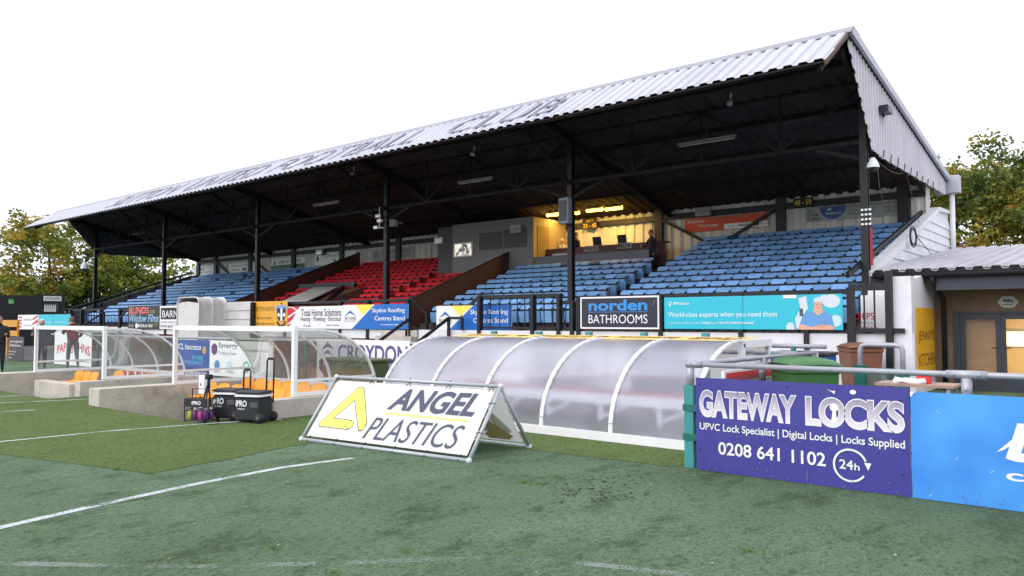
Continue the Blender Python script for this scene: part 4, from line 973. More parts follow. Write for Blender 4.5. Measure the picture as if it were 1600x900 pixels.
# corner panel red letters
s_ = sign_y('notice', 'white notice with red capitals seen through the corner railing', 'notice', 19.28, 1345, 461, 1383, 516, WFRAME)
s_.text('CHIPS', -.35, .3, .55, .5, RED, .01).text('KEBAB', -.1, -.02, .68, .1, RED, .01).rect(0, .2, .5, .215, RED); s_.done()
ck = thing('corner_gate', 'black framed gate between the turquoise board and the brick pier', 'gate', (X_(1360, 18.4), 18.36, 0))
x0, x1, xm = X_(1332, 18.36), X_(1390, 18.36), X_(1367, 18.36)
b = MB(); b.box((x0, 18.3, 2.3), (x1, 18.38, 2.46)); b.build('top_rail', BLACK, ck)
b = MB(); b.box((x0, 18.31, 1.36), (x1 + .3, 18.37, 1.46)); b.build('bottom_rail', BLACK, ck)
b = MB(); b.box((x1 - .07, 18.26, 0), (x1 + .07, 18.4, 2.72)); b.build('post', BLACK, ck)
b = MB(); b.box((x0 - .06, 18.29, .95), (x0 + .06, 18.385, 2.46)); b.build('post', BLACK, ck)
b = MB(); b.box((xm - .015, 18.32, 1.46), (xm + .015, 18.36, 2.3)); b.build('baluster', BLACK, ck)
xq = X_(1351, 18.36); b = MB(); b.box((xq - .015, 18.32, 1.46), (xq + .015, 18.36, 2.3)); b.build('baluster', BLACK, ck)

# white concertina tunnel cover and the white box beside it
tc = thing('tunnel_cover', 'white concertina fabric players tunnel cover folded against the stand', 'tunnel cover', (X_(300), 17.6, 0))
def hoop(x0, x1, Y, zt, z0, n=7):
    pts = [(x0, z0)]; r_ = min(.32, (x1 - x0) / 2)
    for k in range(n): t = math.pi - k * math.pi / 2 / (n - 1); pts.append((x0 + r_ + r_ * math.cos(t), zt - r_ + r_ * math.sin(t)))
    for k in range(n): t = math.pi / 2 - k * math.pi / 2 / (n - 1); pts.append((x1 - r_ + r_ * math.cos(t), zt - r_ + r_ * math.sin(t)))
    return [Vector((x, Y, z)) for x, z in pts + [(x1, z0)]]
a, c = on_y(276, 515, 16.9), on_y(311, 463, 16.9)
rows = []; Yk = 16.9
for k in range(9):
    s_c = .1 if k % 2 else 0
    rows.append(hoop(a.x + s_c, c.x - s_c, Yk + k * .16, c.z - .02 - s_c, .35))
FAB = mat('white_tunnel_fabric', (.66, .65, .63), .75, .08, 3, bump=.4, bscale=8, dirt=(.4, .38, .35), dirt_amt=.35)
b = MB(); b.grid(rows, 0, True); b.build('fabric', FAB, tc)
b = MB(); vals = []
for k in range(10):
    u = k / 9; vals.append([Vector((a.x + .03 + (c.x - a.x) * .94 * u, 16.93 + .05 * math.sin(u * 19) + .05 * u, z)) for z in (c.z - .2 - .16 * abs(u - .45), 1.4, .35)])
b.grid(vals, 0, True); b.build('front_drape', mat('grey_white_fabric', (.62, .61, .59), .8, .1, 3, bump=.4, bscale=6), tc)
for k in (0, 4, 8): b = MB(); b.tube([p for p in rows[k]], .022, 6); b.build('hoop', WFRAME, tc)
bxw = thing('shutter_box', 'white boarded box with rounded top edge between the tunnel cover and the yellow hoarding', 'box', (X_(365), 18.1, 0))
a, c = on_y(338, 513, 18.2), on_y(394, 471, 18.2)
b = MB(); b.rbox((a.x, 18.15, .9), (c.x, 18.4, c.z), .02); b.build('shutter', mat('grubby_white_board', (.6, .58, .57), .7, .1, 2, dirt=(.3, .3, .3), dirt_amt=.5), bxw)
b = MB(); b.box((a.x - .16, 18.1, .9), (a.x - .03, 18.4, c.z + .1)); b.build('side_post', BLACK, bxw)
for k in (1, 2): b = MB(); b.box((a.x, 18.135, a.z + (c.z - a.z) * k * .33), (c.x, 18.149, a.z + (c.z - a.z) * k * .33 + .02)); b.build('joint', GREYT, bxw)
b = MB(); b.box((c.x + .01, 18.1, .9), (c.x + .12, 18.4, c.z - .05)); b.build('side_post', BLACK, bxw)

# ================================================================== PERIMETER FENCE BEHIND THE DUGOUTS
YP = 11.75
pf = thing('perimeter_rail', 'grey tubular rail behind the dugouts carrying advertising boards', 'railing', (-18, YP, 0))
b = MB(); b.tube([(-34, YP, 1.12), (-4.1, YP, 1.12)], .035, 8); b.build('rail', GALV, pf)
for k in range(13):
    x = -33.6 + k * 2.45; b = MB(); b.tube([(x, YP, 0), (x, YP, 1.1)], .035, 8); b.build('post', GREENP, pf)
YS = YP - .06
PURP = flat('purple_print', 92, 38, 110)
s_ = sign_y('hoarding', 'blue insurance board seen through the middle dugout', 'hoarding', YS, 266, 531, 327, 590, flat('insurance_blue', 22, 70, 150))
s_.rect(0, .0, 1, .28, flat('dark_insurance_blue', 18, 45, 120)).text('DCL Insurance', .15, .74, .8, .9, PRINTW, .01, .15).text('IN HIRE', .58, .48, .86, .6, flat('cyan_print', 90, 190, 220), 0).text('REWARD INSURANCE', .02, .36, .84, .46, flat('cyan_print', 90, 190, 220), 0).text('www.dclinsurance.com', .25, .1, .94, .2, PRINTW, .01, .2).disc(.88, .74, .05, flat('gold_print', 190, 150, 60)); s_.done()
s_ = sign_y('hoarding', 'white board with purple hexagon seen through the middle dugout', 'hoarding', YS, 327.5, 533, 427, 590, PRINTW)
s_.shape([(.03, .66), (.03, .84), (.08, .93), (.13, .84), (.13, .66), (.08, .57)], PURP).text('Synergy', .15, .76, .46, .94, INK, .01).text('Trading Group', .15, .58, .44, .7, GREYT, 0).text('www.stgltd.co.uk', .53, .7, .93, .8, INK, .0).disc(.13, .3, .045, flat('logo_blue', 60, 130, 180)).disc(.33, .3, .045, LTQ).ring(.6, .3, .05, .015, flat('logo_green', 90, 170, 120)).text('water', .09, .1, .18, .15, GREYT, 0).text('energy', .28, .1, .4, .15, GREYT, 0); s_.done()
s_ = sign_y('hoarding', 'white scaffolding board with purple capitals behind the dugout gap', 'hoarding', YS, 495, 531, 640, 608, PRINTW)
s_.shape([(.03, .55), (.08, .6), (.08, .42), (.13, .3), (.18, .42), (.18, .6), (.23, .55), (.23, .36), (.13, .12), (.03, .36)], PURP).shape([(.06, .78), (.13, .95), (.2, .78), (.13, .84)], PURP).shape([(.07, .66), (.13, .78), (.19, .66), (.13, .7)], PURP)
s_.text('CROYDON', .25, .55, .98, .9, flat('violet_print', 92, 70, 140), .02).text('SCAFFOLDING', .25, .26, .98, .44, GREYT, 0).rect(.0, .0, 1, .1, flat('violet_print', 92, 70, 140)).text('Commercial and domestic', .06, .13, .6, .2, GREYT, 0); s_.done()
s_ = sign_y('hoarding', 'white pizza board with red arched capitals seen through the far dugout', 'hoarding', YS, 85, 519, 143, 577, PRINTW)
s_.text('PAPA JOHNS', .08, .3, .96, .62, RED, .02, 0, False, 0, 1, 0, .12).rect(.7, .22, .94, .235, INK); s_.done()
s_ = sign_y('hoarding', 'dark purple board with small white writing at the far end', 'hoarding', YS - .3, 13, 526, 37, 575, flat('dark_plum_print', 62, 48, 60))
s_.text('springfield', .05, .8, .9, .88, PRINTW, 0).text('Solutions', .05, .68, .8, .77, PRINTW, 0).text('Electrical', .05, .5, .5, .55, PRINTW, 0).text('Heating', .05, .4, .4, .45, PRINTW, 0).text('Gas', .05, .3, .25, .35, PRINTW, 0); s_.done()
s_ = sign_y('hoarding', 'white roofing board with blue chevron hanging behind the frosted dugout', 'hoarding', 12.7, 985, 535, 1075, 640, PRINTW)
s_.shape([(.1, .62), (.5, .9), (.92, .6), (.5, .76)], RBLUE).text('SKYLINE', .08, .38, .92, .54, RBLUE, .02); s_.done()
for k_, (xa, xb, lab) in enumerate(((-11.0, -8.55, 'blank white board hanging behind the far end of the frosted dugout'), (-8.5, -6.05, 'blank white board hanging behind the middle of the frosted dugout'))):
    Sign('hoarding', lab, 'hoarding', (xa, 12.7, .3), (1, 0, 0), (0, 0, 1), xb - xa, 1.0, PRINTW, .02).done()
bf = thing('board_fence', 'teal posted fence holding the white boards behind the frosted dugout', 'fence', (-8, 12.85, 0))
for k in range(5):
    x = -11.1 + 1.25 * k; b = MB(); b.box((x - .06, 12.8, 0), (x + .06, 12.9, 1.4)); b.build('post', TEALP, bf)
b = MB(); b.bar((-11.2, 12.85, 1.25), (-6.0, 12.85, 1.25), .06, .08); b.build('rail', TEALP, bf)
# white mesh-fronted boards and red items behind the frosted dugout: a stacked goal frame in white
# ================================================================== DUGOUTS
def arch_pts(x, y0, y1, z0, zt, flat_=.25, n=10):
    """from the front top edge back and down to the rear foot"""
    P = [Vector((x, y0, zt))]
    ys_ = y0 + flat_ * (y1 - y0)
    for k in range(n + 1):
        t = k / n * math.pi / 2; P.append(Vector((x, ys_ + (y1 - ys_) * math.sin(t), z0 + (zt - z0) * math.cos(t))))
    return P
def clear_dugout(x0, x1, y0, y1, z0, zt, lab, arches):
    L = thing('team_dugout', lab, 'dugout', ((x0 + x1) / 2, y0, z0))
    b = MB(); P0, P1 = arch_pts(x0, y0, y1, z0, zt), arch_pts(x1, y0, y1, z0, zt)
    sheet = [[p0 + (p1 - p0) * u for u in (0, 1)] for p0, p1 in zip(P0, P1)]
    b.grid(sheet, 0, True); b.build('curved_panel', CLEAR, L)
    for x in (x0, x1):
        b = MB(); P = arch_pts(x, y0, y1, z0, zt); b.poly(P + [Vector((x, y0, z0))]); b.build('end_panel', CLEAR, L)
        b = MB(); b.bar((x, y0, z0), (x, y0, zt), .075, .075); b.build('post', WFRAME, L)
        b = MB(); b.bar((x, y0 + .04, z0 + .03), (x, y1, z0 + .03), .05, .06); b.build('bottom_rail', WFRAME, L)
        zm = z0 + (zt - z0) * .23; b = MB(); b.bar((x, y0 + .04, zm), (x, y1 - .06, zm), .045, .045); b.build('mid_rail', WFRAME, L)
    for u in arches:
        x = x0 + (x1 - x0) * u; P = arch_pts(x, y0, y1, z0, zt); b = MB()
        for p, q in zip(P, P[1:]): b.bar(p, q + (q - p).normalized() * .01, .05, .035)
        b.build('arch_rib', WFRAME, L)
    b = MB(); b.bar((x0 - .05, y0 - .002, zt + .02), (x1 + .05, y0 - .002, zt + .02), .08, .09); b.build('front_beam', WFRAME, L)
    b = MB(); b.bar((x0, y1, z0 + .03), (x1, y1, z0 + .03), .05, .06); b.build('rear_rail', WFRAME, L)
    return L
ZK = .33
clear_dugout(-15.4, -11.27, 7.82, 9.62, ZK, 1.46, 'middle clear curved dugout with white frame over orange seats', (0, .33, .67, 1))
clear_dugout(-21.85, -17.85, 7.45, 9.3, ZK, 1.44, 'far clear curved dugout with white frame and people seen through it', (0, .33, .67, 1))
def kerb(lab, x0, x1, y0, y1, zt, zb=PD):
    L = thing('retaining_wall', lab, 'low wall', ((x0 + x1) / 2, y0, 0))
    b = MB(); b.rbox((x0, y0, zb - .05), (x1, y1, zt), .015); b.build('wall', CONC, L)
kerb('low stained concrete wall on the far side of the middle dugout', -15.75, -15.3, 6.3, 9.9, ZK)
kerb('low concrete wall between the middle dugout and the frosted one', -11.4, -11.1, 7.3, 9.9, ZK - .02)
kerb('low concrete wall on the near side of the far dugout', -18.0, -17.7, 6.9, 9.7, ZK - .02)
kerb('low concrete wall on the far side of the far dugout', -22.3, -21.7, 5.9, 9.7, ZK)
kerb('low concrete wall across the front of the far dugout', -20.0, -18.01, 6.8, 7.05, ZK - .08)
kerb('low concrete wall behind the middle dugout seats', -15.29, -11.41, 9.64, 9.9, ZK - .03)
kerb('low concrete wall behind the far dugout seats', -21.69, -18.01, 9.4, 9.7, ZK - .03)
# orange bucket seats, each by itself
def bucket_seat(lab, loc):
    L = thing('bucket_seat', lab, 'seat', (0, 0, 0), 'orange bucket seats in the dugouts')
    P = []
    for i in range(9):
        v = i / 8; row = []
        yy, zz = ((-.22 + .34 * v / .5, .02 - .02 * math.sin(v / .5 * 3.1)) if v <= .5 else (.12 + .08 * (v - .5) / .5, .02 + .29 * (v - .5) / .5))
        for j in range(7):
            u = -1 + 2 * j / 6; wv = .236 - .045 * (v > .95) - .02 * (v < .05)
            row.append((u * wv, yy - (.05 * u * u if v > .5 else 0), zz + (.05 * u * u if v <= .5 else -.03 * (abs(u) > .9) * (v > .95))))
        P.append(row)
    b = MB(); b.grid(P, 0, True, (0, .012, -.018)); b.build('shell', ORANGE, L, True)
    b = MB(); b.tube([(0, .02, -.65), (0, .02, -.005)], .03, 8); b.build('leg', BLACK, L, True)
    L.location = loc; return L
proto = None
def put_seat(lab, loc):
    global proto
    if proto is None: proto = bucket_seat(lab, loc)
    else: o = copy_tree(proto); o.location = loc; o['label'] = lab
    m = MB; return
for k in range(7): put_seat(f'orange bucket seat, {ORD[k]} along the back row of the middle dugout', (-14.75 + k * .49, 8.95, .11))
for k in range(3): put_seat(f'orange bucket seat, {ORD[k]} along the lower front row of the middle dugout', (-14.9 + k * .49, 8.2, .05))
for k in range(2): put_seat(f'orange bucket seat, {ORD[k]} of the front pair by the middle dugout end wall', (-12.6 + k * .49, 8.25, .07))
for k in range(5): put_seat(f'orange bucket seat, {ORD[k]} along the back row of the far dugout', (-20.1 + k * .47, 8.6, .07))
for k in range(3): put_seat(f'orange bucket seat, {ORD[k]} along the lower front row of the far dugout', (-20.95 + k * .45, 8.0, .06))
# red and white striped towels over the last seats of the far dugout
for k in range(3):
    x = -19.0 + k * .42; P = [[(x + u * .19, 8.45 + .03 * math.sin(v * 2 + k), .2 + .22 * v + .02 * math.cos(u * 5)) for u in (-1, -.6, -.2, .2, .6, 1)] for v in (0, .5, 1)]
    b = MB(); b.grid(P, 0, True, (0, .015, 0))
    for f in range(len(b.m)): b.m[f] = 1 if f % 5 == 2 else 0
    tag(b.build('striped_towel', [REDD, flat('cream_stripe', 220, 205, 150)]), f'red towel with a cream stripe, {ORD[k]} of three laid over the far dugout seats', 'towel', 'striped towels in the far dugout')
# ---- frosted dugout, turned round so its back faces the pitch
FX0, FX1, FY0, FYM, FYB, FZT = -10.25, -4.42, 8.86, 10.45, 11.5, 1.33
fd = thing('frosted_dugout', 'large frosted curved dugout turned backwards with a yellow strip along its top', 'dugout', ((FX0 + FX1) / 2, FY0, 0))
def fpts(x, off=0.0, n=14):
    return [Vector((x, FYM - (FYM - FY0 + off) * math.cos(t), .1 + (FZT - .1 + off) * math.sin(t))) for t in [k / n * math.pi / 2 for k in range(n + 1)]]
NB = 5; bw_ = (FX1 - FX0) / NB
for k in range(NB):
    xa, xb = FX0 + k * bw_ + .02, FX0 + (k + 1) * bw_ - .02
    A, B2 = fpts(xa), fpts(xb); b = MB(); b.grid([[p, q] for p, q in zip(A, B2)], 0, True)
    n_ = len(b.v); C2, D2 = fpts(xa, -.008), fpts(xb, -.008)
    b.grid([[q, p] for p, q in zip(C2, D2)], 0, True); b.build('curved_panel', FROST, fd)
for k in range(NB + 1):
    x = FX0 + k * bw_; P = fpts(x, .012); b = MB()
    for p, q in zip(P, P[1:]): b.bar(p, q + (q - p).normalized() * .012, .06, .03, 0, (1, 0, 0)) if False else b.bar(p, q + (q - p).normalized() * .012, .055, .03)
    rb = b.build('arch_rib', WFRAME, fd)
    bl = MB()
    for j in (1, 5, 9, 12): bl.ball(P[j] + (P[j] - Vector((x, FYM, .1))).normalized() * .015, .012, .012, .012, 0, 6, 4)
    bl.build('bolt', GREYDK, rb)
b = MB(); b.bar((FX0 - .02, FY0 - .02, .06), (FX1 + .02, FY0 - .02, .06), .08, .11); b.build('bottom_rail', WFRAME, fd)
b = MB(); b.box((FX0, FYM + .02, FZT - .03), (FX1, FYB, FZT - .01)); b.build('roof_panel', WFRAME, fd)
for k in range(3):
    x = FX0 + k * (FX1 - FX0 - .05) / 2 if k else FX0; b = MB(); b.bar((x + .02, FYB, 0), (x + .02, FYB, FZT - .03), .06, .06); b.build('post', WFRAME, fd)
b = MB(); P = fpts(FX1 - .01); b.poly(P + [Vector((FX1 - .01, FYB, FZT - .03)), Vector((FX1 - .01, FYB, .1)), Vector((FX1 - .01, FY0, .1))]); b.build('end_panel', CLEAR, fd)
b = MB(); P = fpts(FX0 + .01); b.poly(P + [Vector((FX0 + .01, FYB, FZT - .03)), Vector((FX0 + .01, FYB, .1)), Vector((FX0 + .01, FY0, .1))]); b.build('end_panel', CLEAR, fd)
b = MB(); b.bar((FX1, FYM, FZT - .04), (FX1, FYB, FZT - .04), .07, .1); b.build('end_rail', WFRAME, fd)
b = MB(); b.bar((FX1, FYM + .02, FZT - .04), (FX1, FYM + .02, .1), .07, .07); b.build('end_post', WFRAME, fd)
# yellow lettered strip on top, reading towards the stand
st = Sign('roof_sign', 'yellow strip with upside-down club lettering along the top of the frosted dugout', 'sign', (FX0 + .05, FYM + .1, FZT + .002), (1, 0, 0), (0, 1, .06), FX1 - FX0 - .1, .62, flat('pale_amber_strip', 238, 205, 120), .004)
for k, (t_, u0, u1) in enumerate((('#foreverambar', .02, .2), ('SUTTON UNITED', .32, .52), ('#foreverambar', .6, .8), ('SUTTON UNITED', .84, .98))): st.text(t_, u0, .2, u1, .8, DKG, .01, 0, True)
st.disc(.26, .5, .02, DKG, 1, 10).disc(.56, .5, .02, DKG, 1, 10); st.done()
# bench inside it
bn = thing('dugout_bench', 'red and white bench seen blurred through the frosted dugout', 'bench', (-7.3, 10.6, 0))
b = MB(); b.box((-10.0, 10.45, .46), (-4.6, 10.85, .5)); b.build('seat', flat('red_bench', 170, 30, 50), bn)
b = MB(); b.box((-10.0, 10.4, .3), (-4.6, 10.44, .46)); b.build('front_board', WFRAME, bn)
b = MB(); b.box((-10.0, 10.95, .68), (-4.6, 10.99, .74)); b.build('backrest', flat('red_bench', 170, 30, 50), bn)
b = MB(); b.box((-10.0, 10.88, .02), (-4.6, 10.92, .28)); b.build('kick_board', flat('maroon_bench', 80, 20, 35), bn)
for k in range(6):
    x = -9.9 + k * 1.05; b = MB(); b.bar((x, 10.42, .02), (x, 10.42, .3), .06, .06); b.bar((x, 10.42, .08), (x + .45, 10.42, .28), .04, .04); b.build('leg', WFRAME, bn)
# green drum and red figure-board shapes just behind it
dr = thing('ground_roller', 'dark green drum blurred behind the frosted dugout', 'roller', (-9.0, 12.4, 0))
b = MB(); b.tube([(-9.5, 12.4, .45), (-8.4, 12.4, .45)], .44, 18); b.build('drum', mat('dark_green_paint', (.04, .07, .045), .6), dr)
b = MB(); b.bar((-8.95, 12.0, .45), (-8.95, 11.95, 1.0), .05, .05); b.build('handle', BLACK, dr)
rbg = thing('kit_bag', 'tall red bag blurred behind the near end of the frosted dugout', 'bag', (-10.5, 12.2, 0))
b = MB(); b.rbox((-11.5, 12.05, 0), (-11.1, 12.35, .95), .12); b.build('body', flat('red_bag', 190, 40, 60), rbg); b = MB(); b.tube([(-11.4, 12.2, .94), (-11.3, 12.2, 1.08), (-11.2, 12.2, .94)], .015, 6); b.build('strap', RUBBER, rbg)
gm = thing('green_box', 'olive green box behind the middle dugout seats', 'box', (-13.3, 11.2, 0))
b = MB(); b.rbox((-14.6, 10.9, 0), (-13.0, 11.5, .72), .05); b.build('body', flat('olive_box', 70, 85, 45), gm); b = MB(); b.rbox((-14.65, 10.85, .72), (-12.95, 11.55, .79), .05); b.build('lid', flat('olive_lid', 85, 100, 55), gm)
# ================================================================== FRONT RAIL, MESH FENCE, BIG BOARDS
YG = 7.74
c0 = on_z(1088, 735); c1 = on_z(1427, 778)
xg0, xg1 = c0.x, c1.x; hg = 1.0
PURB = mat('violet_board_print', srgb(63, 57, 142), .42, .04, 2, dirt=(.2, .2, .4), dirt_amt=.12)
s_ = Sign('hoarding', 'violet locksmith hoarding with large silver capitals on the near rail', 'hoarding', (xg0, YG, .012), (1, 0, 0), (0, 0, 1), xg1 - xg0 - .006, .985, PURB, .01)
SIL = bpy.data.materials.new('silver_gradient_print'); SIL.use_nodes = True
_n, _l = SIL.node_tree.nodes, SIL.node_tree.links; _g = _n.new('ShaderNodeNewGeometry'); _s = _n.new('ShaderNodeSeparateXYZ'); _r = _n.new('ShaderNodeMapRange'); _c = _n.new('ShaderNodeValToRGB')
_l.new(_g.outputs['Position'], _s.inputs[0]); _l.new(_s.outputs[2], _r.inputs[0]); _r.inputs[1].default_value = .58; _r.inputs[2].default_value = .86
_c.color_ramp.elements[0].color = (.78, .74, .8, 1); _c.color_ramp.elements[1].color = (.3, .26, .36, 1); _l.new(_r.outputs[0], _c.inputs[0]); _l.new(_c.outputs[0], _n['Principled BSDF'].inputs['Base Color'])
WP = PRINTW
s_.outlined('GATEWAY', .018, .575, .515, .875, WP, SIL, .055, .028, .96).outlined('LOCKS', .555, .575, .982, .875, WP, SIL, .055, .028, .93)
s_.disc(.686, .775, .019, WP, 1, 20).shape([(.6805, .77), (.6915, .77), (.6995, .63), (.6725, .63)], WP)
s_.text('UPVC Lock Specialist | Digital Locks | Locks Supplied', .02, .415, .98, .515, WP, .014)
s_.text('0208 641 1102', .12, .19, .645, .325, WP, .016).text('24', .705, .19, .765, .28, WP, .012).text('h', .77, .19, .792, .255, WP, .012)
s_.ring(.752, .23, .075, .009, WP, 20, 325, 40).shape([(.812, .27), (.842, .27), (.829, .2)], WP)
s_.disc(.77, .935, .011, WP, 1.3, 9).shape([(.655, .95), (.675, .93), (.69, .905), (.693, .94), (.68, .935)], WP).shape([(.56, .02), (.562, .02), (.563, .14), (.561, .14)], GREYT)
MUD = mat('dried_mud', (.17, .15, .11), .9); rm = random.Random(17)
SCF = mat('scuffed_vinyl', (.3, .28, .42), .6)
L0 = s_.layer
for k in range(46):
    s_.layer = L0 + k % 5; u, v = rm.uniform(.01, .99), abs(rm.gauss(0, .07)) + .008; r_ = rm.uniform(.0012, .0042); s_.disc(u, v, r_, MUD, rm.uniform(.7, 1.4), 7)
for k in range(9):
    s_.layer = L0 + 6 + k % 3; u, v = rm.uniform(.03, .95), rm.uniform(.05, .97); l_ = rm.uniform(.01, .035); s_.line([(u, v), (u + l_, v + rm.uniform(-.02, .02))], .0025, SCF)
for u, v in ((.02, .93), (.47, .95), (.965, .88), (.97, .2), (.02, .22)): s_.disc(u, v, .004, BLACK, 1, 8)
s_.done()
BLB = bpy.data.materials.new('blue_board_print'); BLB.use_nodes = True
_n, _l = BLB.node_tree.nodes, BLB.node_tree.links; _t = _n.new('ShaderNodeTexNoise'); _t.inputs['Scale'].default_value = 1.1; _c = _n.new('ShaderNodeValToRGB'); _g = _n.new('ShaderNodeNewGeometry'); _l.new(_g.outputs['Position'], _t.inputs['Vector'])
_c.color_ramp.elements[0].position = .35; _c.color_ramp.elements[1].position = .65; _c.color_ramp.elements[0].color = (*srgb(46, 120, 214), 1); _c.color_ramp.elements[1].color = (*srgb(78, 160, 232), 1)
_l.new(_t.outputs[0], _c.inputs[0]); _l.new(_c.outputs[0], _n['Principled BSDF'].inputs['Base Color']); _n['Principled BSDF'].inputs['Roughness'].default_value = .4
s_ = Sign('hoarding', 'plain bright blue hoarding with white letters at its far edge', 'hoarding', (xg1 + .004, YG + .002, .012), (1, 0, 0), (0, 0, 1), 2.2, .955, BLB, .01)
wq = on_y(1570, 700, YG).x; u0 = (wq - xg1) / 2.2
s_.text('b', u0, .43, u0 + .13, .77, WP, .05, .25).text('connect', u0 - .0, .26, u0 + .46, .345, WP, .02).shape([(u0 - .03, .5), (u0 - .01, .52), (u0 + .05, .62), (u0 + .03, .64)], WP)
L0 = s_.layer
for k in range(40):
    s_.layer = L0 + k % 5; u, v = rm.uniform(.0, .6), abs(rm.gauss(0, .06)) + .008; s_.disc(u, v, rm.uniform(.0008, .003), MUD, rm.uniform(.7, 1.4), 7)
for k in range(7):
    s_.layer = L0 + 6 + k % 3; u, v = rm.uniform(.02, .5), rm.uniform(.03, .9); s_.line([(u, v), (u + rm.uniform(.004, .02), v + rm.uniform(-.04, .04))], .003, PRINTW)
s_.shape([(0, 1), (.022, 1), (.012, .985), (.006, .955), (0, .95)], PRINTW); s_.done()
fr_ = thing('rail_fence', 'galvanised tube rail fence with a mesh side behind the violet board', 'fence', (-3.9, 7.9, 0))
RZ = 1.13; RX = -3.93; RY = 7.88
b = MB(); b.tube([(RX + .02, RY, RZ), (2.2, RY, RZ)], .028, 12); b.build('rail', GALV, fr_)
b = MB(); b.tube([(RX, RY + .02, RZ), (RX, 12.1, RZ)], .03, 12); b.build('rail', GALV, fr_)
b = MB(); b.tube([(RX, RY, .86), (RX, RY, RZ + .02)], .045, 12); b.tube([(RX - .045, RY, RZ), (RX + .14, RY, RZ)], .038, 12); b.tube([(RX, RY - .045, RZ), (RX, RY + .14, RZ)], .038, 12); b.build('corner_fitting', GALV, fr_)
b = MB(); b.box((RX - .055, RY - .05, 0), (RX + .055, RY + .05, .9)); b.build('post', TEALP, fr_)
for z in (.62, .3):
    b = MB(); b.box((RX - .065, RY - .062, z), (RX + .19, RY + .062, z + .07)); b.build('clamp', GREENP, fr_)
q = on_y(1510, 585, RY).x
b = MB(); b.tube([(q - .16, RY, RZ), (q + .16, RY, RZ)], .038, 12); b.tube([(q, RY, .9), (q, RY, RZ - .03)], .044, 12)
for dx in (-.1, .1): b.tube([(q + dx, RY - .044, RZ), (q + dx, RY - .034, RZ)], .014, 8)
for z in (1.0, .95): b.tube([(q, RY - .05, z), (q, RY - .042, z)], .014, 8)
b.build('tee_fitting', GALV, fr_)
b = MB(); b.tube([(q, RY, 0), (q, RY, .92)], .045, 10); b.build('post', TEALP, fr_)
for y in (9.95, 12.08):
    b = MB(); b.tube([(RX, y, .8), (RX, y, RZ)], .042, 10); b.build('post', GALV, fr_)
    b = MB(); b.tube([(RX, y, 0), (RX, y, .82)], .045, 10); b.build('post', GREENP, fr_)
def mesh_panel(x0, y0, x1, y1, z0, z1, root, dx=.05, dz=.2):
    b = MB(); p0, p1 = Vector((x0, y0, 0)), Vector((x1, y1, 0)); n = int((p1 - p0).length / dx)
    nrm = (p1 - p0).normalized().cross(Vector((0, 0, 1)))
    for k in range(n + 1):
        p = p0 + (p1 - p0) * k / n
        zs = [z0, (z0 + z1) / 2 - .06, (z0 + z1) / 2, (z0 + z1) / 2 + .06, z1 - .16, z1 - .1, z1 - .04]
        of = [0, 0, .035, 0, 0, .035, 0]
        b.tube([p + Vector((0, 0, z)) + nrm * o for z, o in zip(zs, of)], .005, 4, 0, False)
    z = z0
    while z <= z1: b.bar(p0 + Vector((0, 0, z)), p1 + Vector((0, 0, z)), .007, .007); z += dz
    return b.build('mesh', mat('dark_green_wire', (.015, .03, .028), .5), root)
mesh_panel(RX + .06, RY + .06, RX + .06, 12.0, .05, .98, fr_)
mesh_panel(RX + .07, RY + .02, RX + .5, RY + .02, .05, .98, fr_)
# second rail beyond the gap
r2 = thing('gate_rail', 'short galvanised rail on green posts in front of the brown bin', 'railing', (-3.6, 14.8, 0))
xa, xb = on_y(1344, 540, 14.8).x, on_y(1410, 540, 14.8).x; zr = on_y(1375, 539, 14.8).z
b = MB(); b.tube([(xa, 14.8, .55), (xa, 14.8, zr - .08), (xa + .03, 14.8, zr - .02), (xa + .1, 14.8, zr), (xb - .1, 14.8, zr), (xb - .02, 14.8, zr - .03), (xb, 14.8, zr - .1), (xb, 14.8, .55)], .045, 10); b.build('rail', GALV, r2)
for x in (xa, xb): b = MB(); b.box((x - .09, 14.72, 0), (x + .09, 14.88, .82 if x == xa else .7)); b.build('post', GREENP, r2)
b = MB(); b.box((xa + .1, 14.79, .1), (xb - .1, 14.81, .78)); b.build('screen', clear_sheet('green_tinted_mesh', (.55, .75, .66), .12), r2)
r3 = thing('gate_rail', 'short galvanised cross rail at the far end of the mesh side fence', 'railing', (-4.5, 12.3, 0))
xa, xb = on_y(1206, 541, 12.3).x, on_y(1291, 541, 12.3).x; zr = on_y(1250, 541, 12.3).z
b = MB(); b.tube([(xa, 12.3, zr), (xb, 12.3, zr)], .036, 10); b.build('rail', GALV, r3)
b = MB(); b.tube([(xa + .35, 12.3, 0), (xa + .35, 12.3, zr)], .04, 10); b.build('post', GREENP, r3)
# blue low cupboard behind the cross rail
bc = thing('storage_box', 'low blue storage box behind the mesh side fence', 'box', (-4.6, 13.4, 0))
a, c = on_y(1206, 563, 13.4), on_y(1290, 551, 13.4)
b = MB(); b.rbox((a.x, 13.3, 0), (c.x, 14.0, c.z - .06), .03); b.build('body', flat('blue_box', 20, 80, 160), bc); b = MB(); b.rbox((a.x - .03, 13.27, c.z - .058), (c.x + .03, 14.03, c.z), .03); b.build('lid', BLKPLAST, bc)
# white board with red corner standing inside the mesh fence
wb = thing('notice_board', 'white board with a red band leaning inside the mesh side fence', 'board', (-4.1, 10.6, 0))
b = MB(); b.box((-4.16, 9.2, .05), (-4.12, 12.0, .98)); b.build('panel', PRINTW, wb); b = MB(); b.box((-4.118, 9.25, .84), (-4.114, 11.9, .95)); b.build('band', flat('red_band', 225, 60, 70), wb)
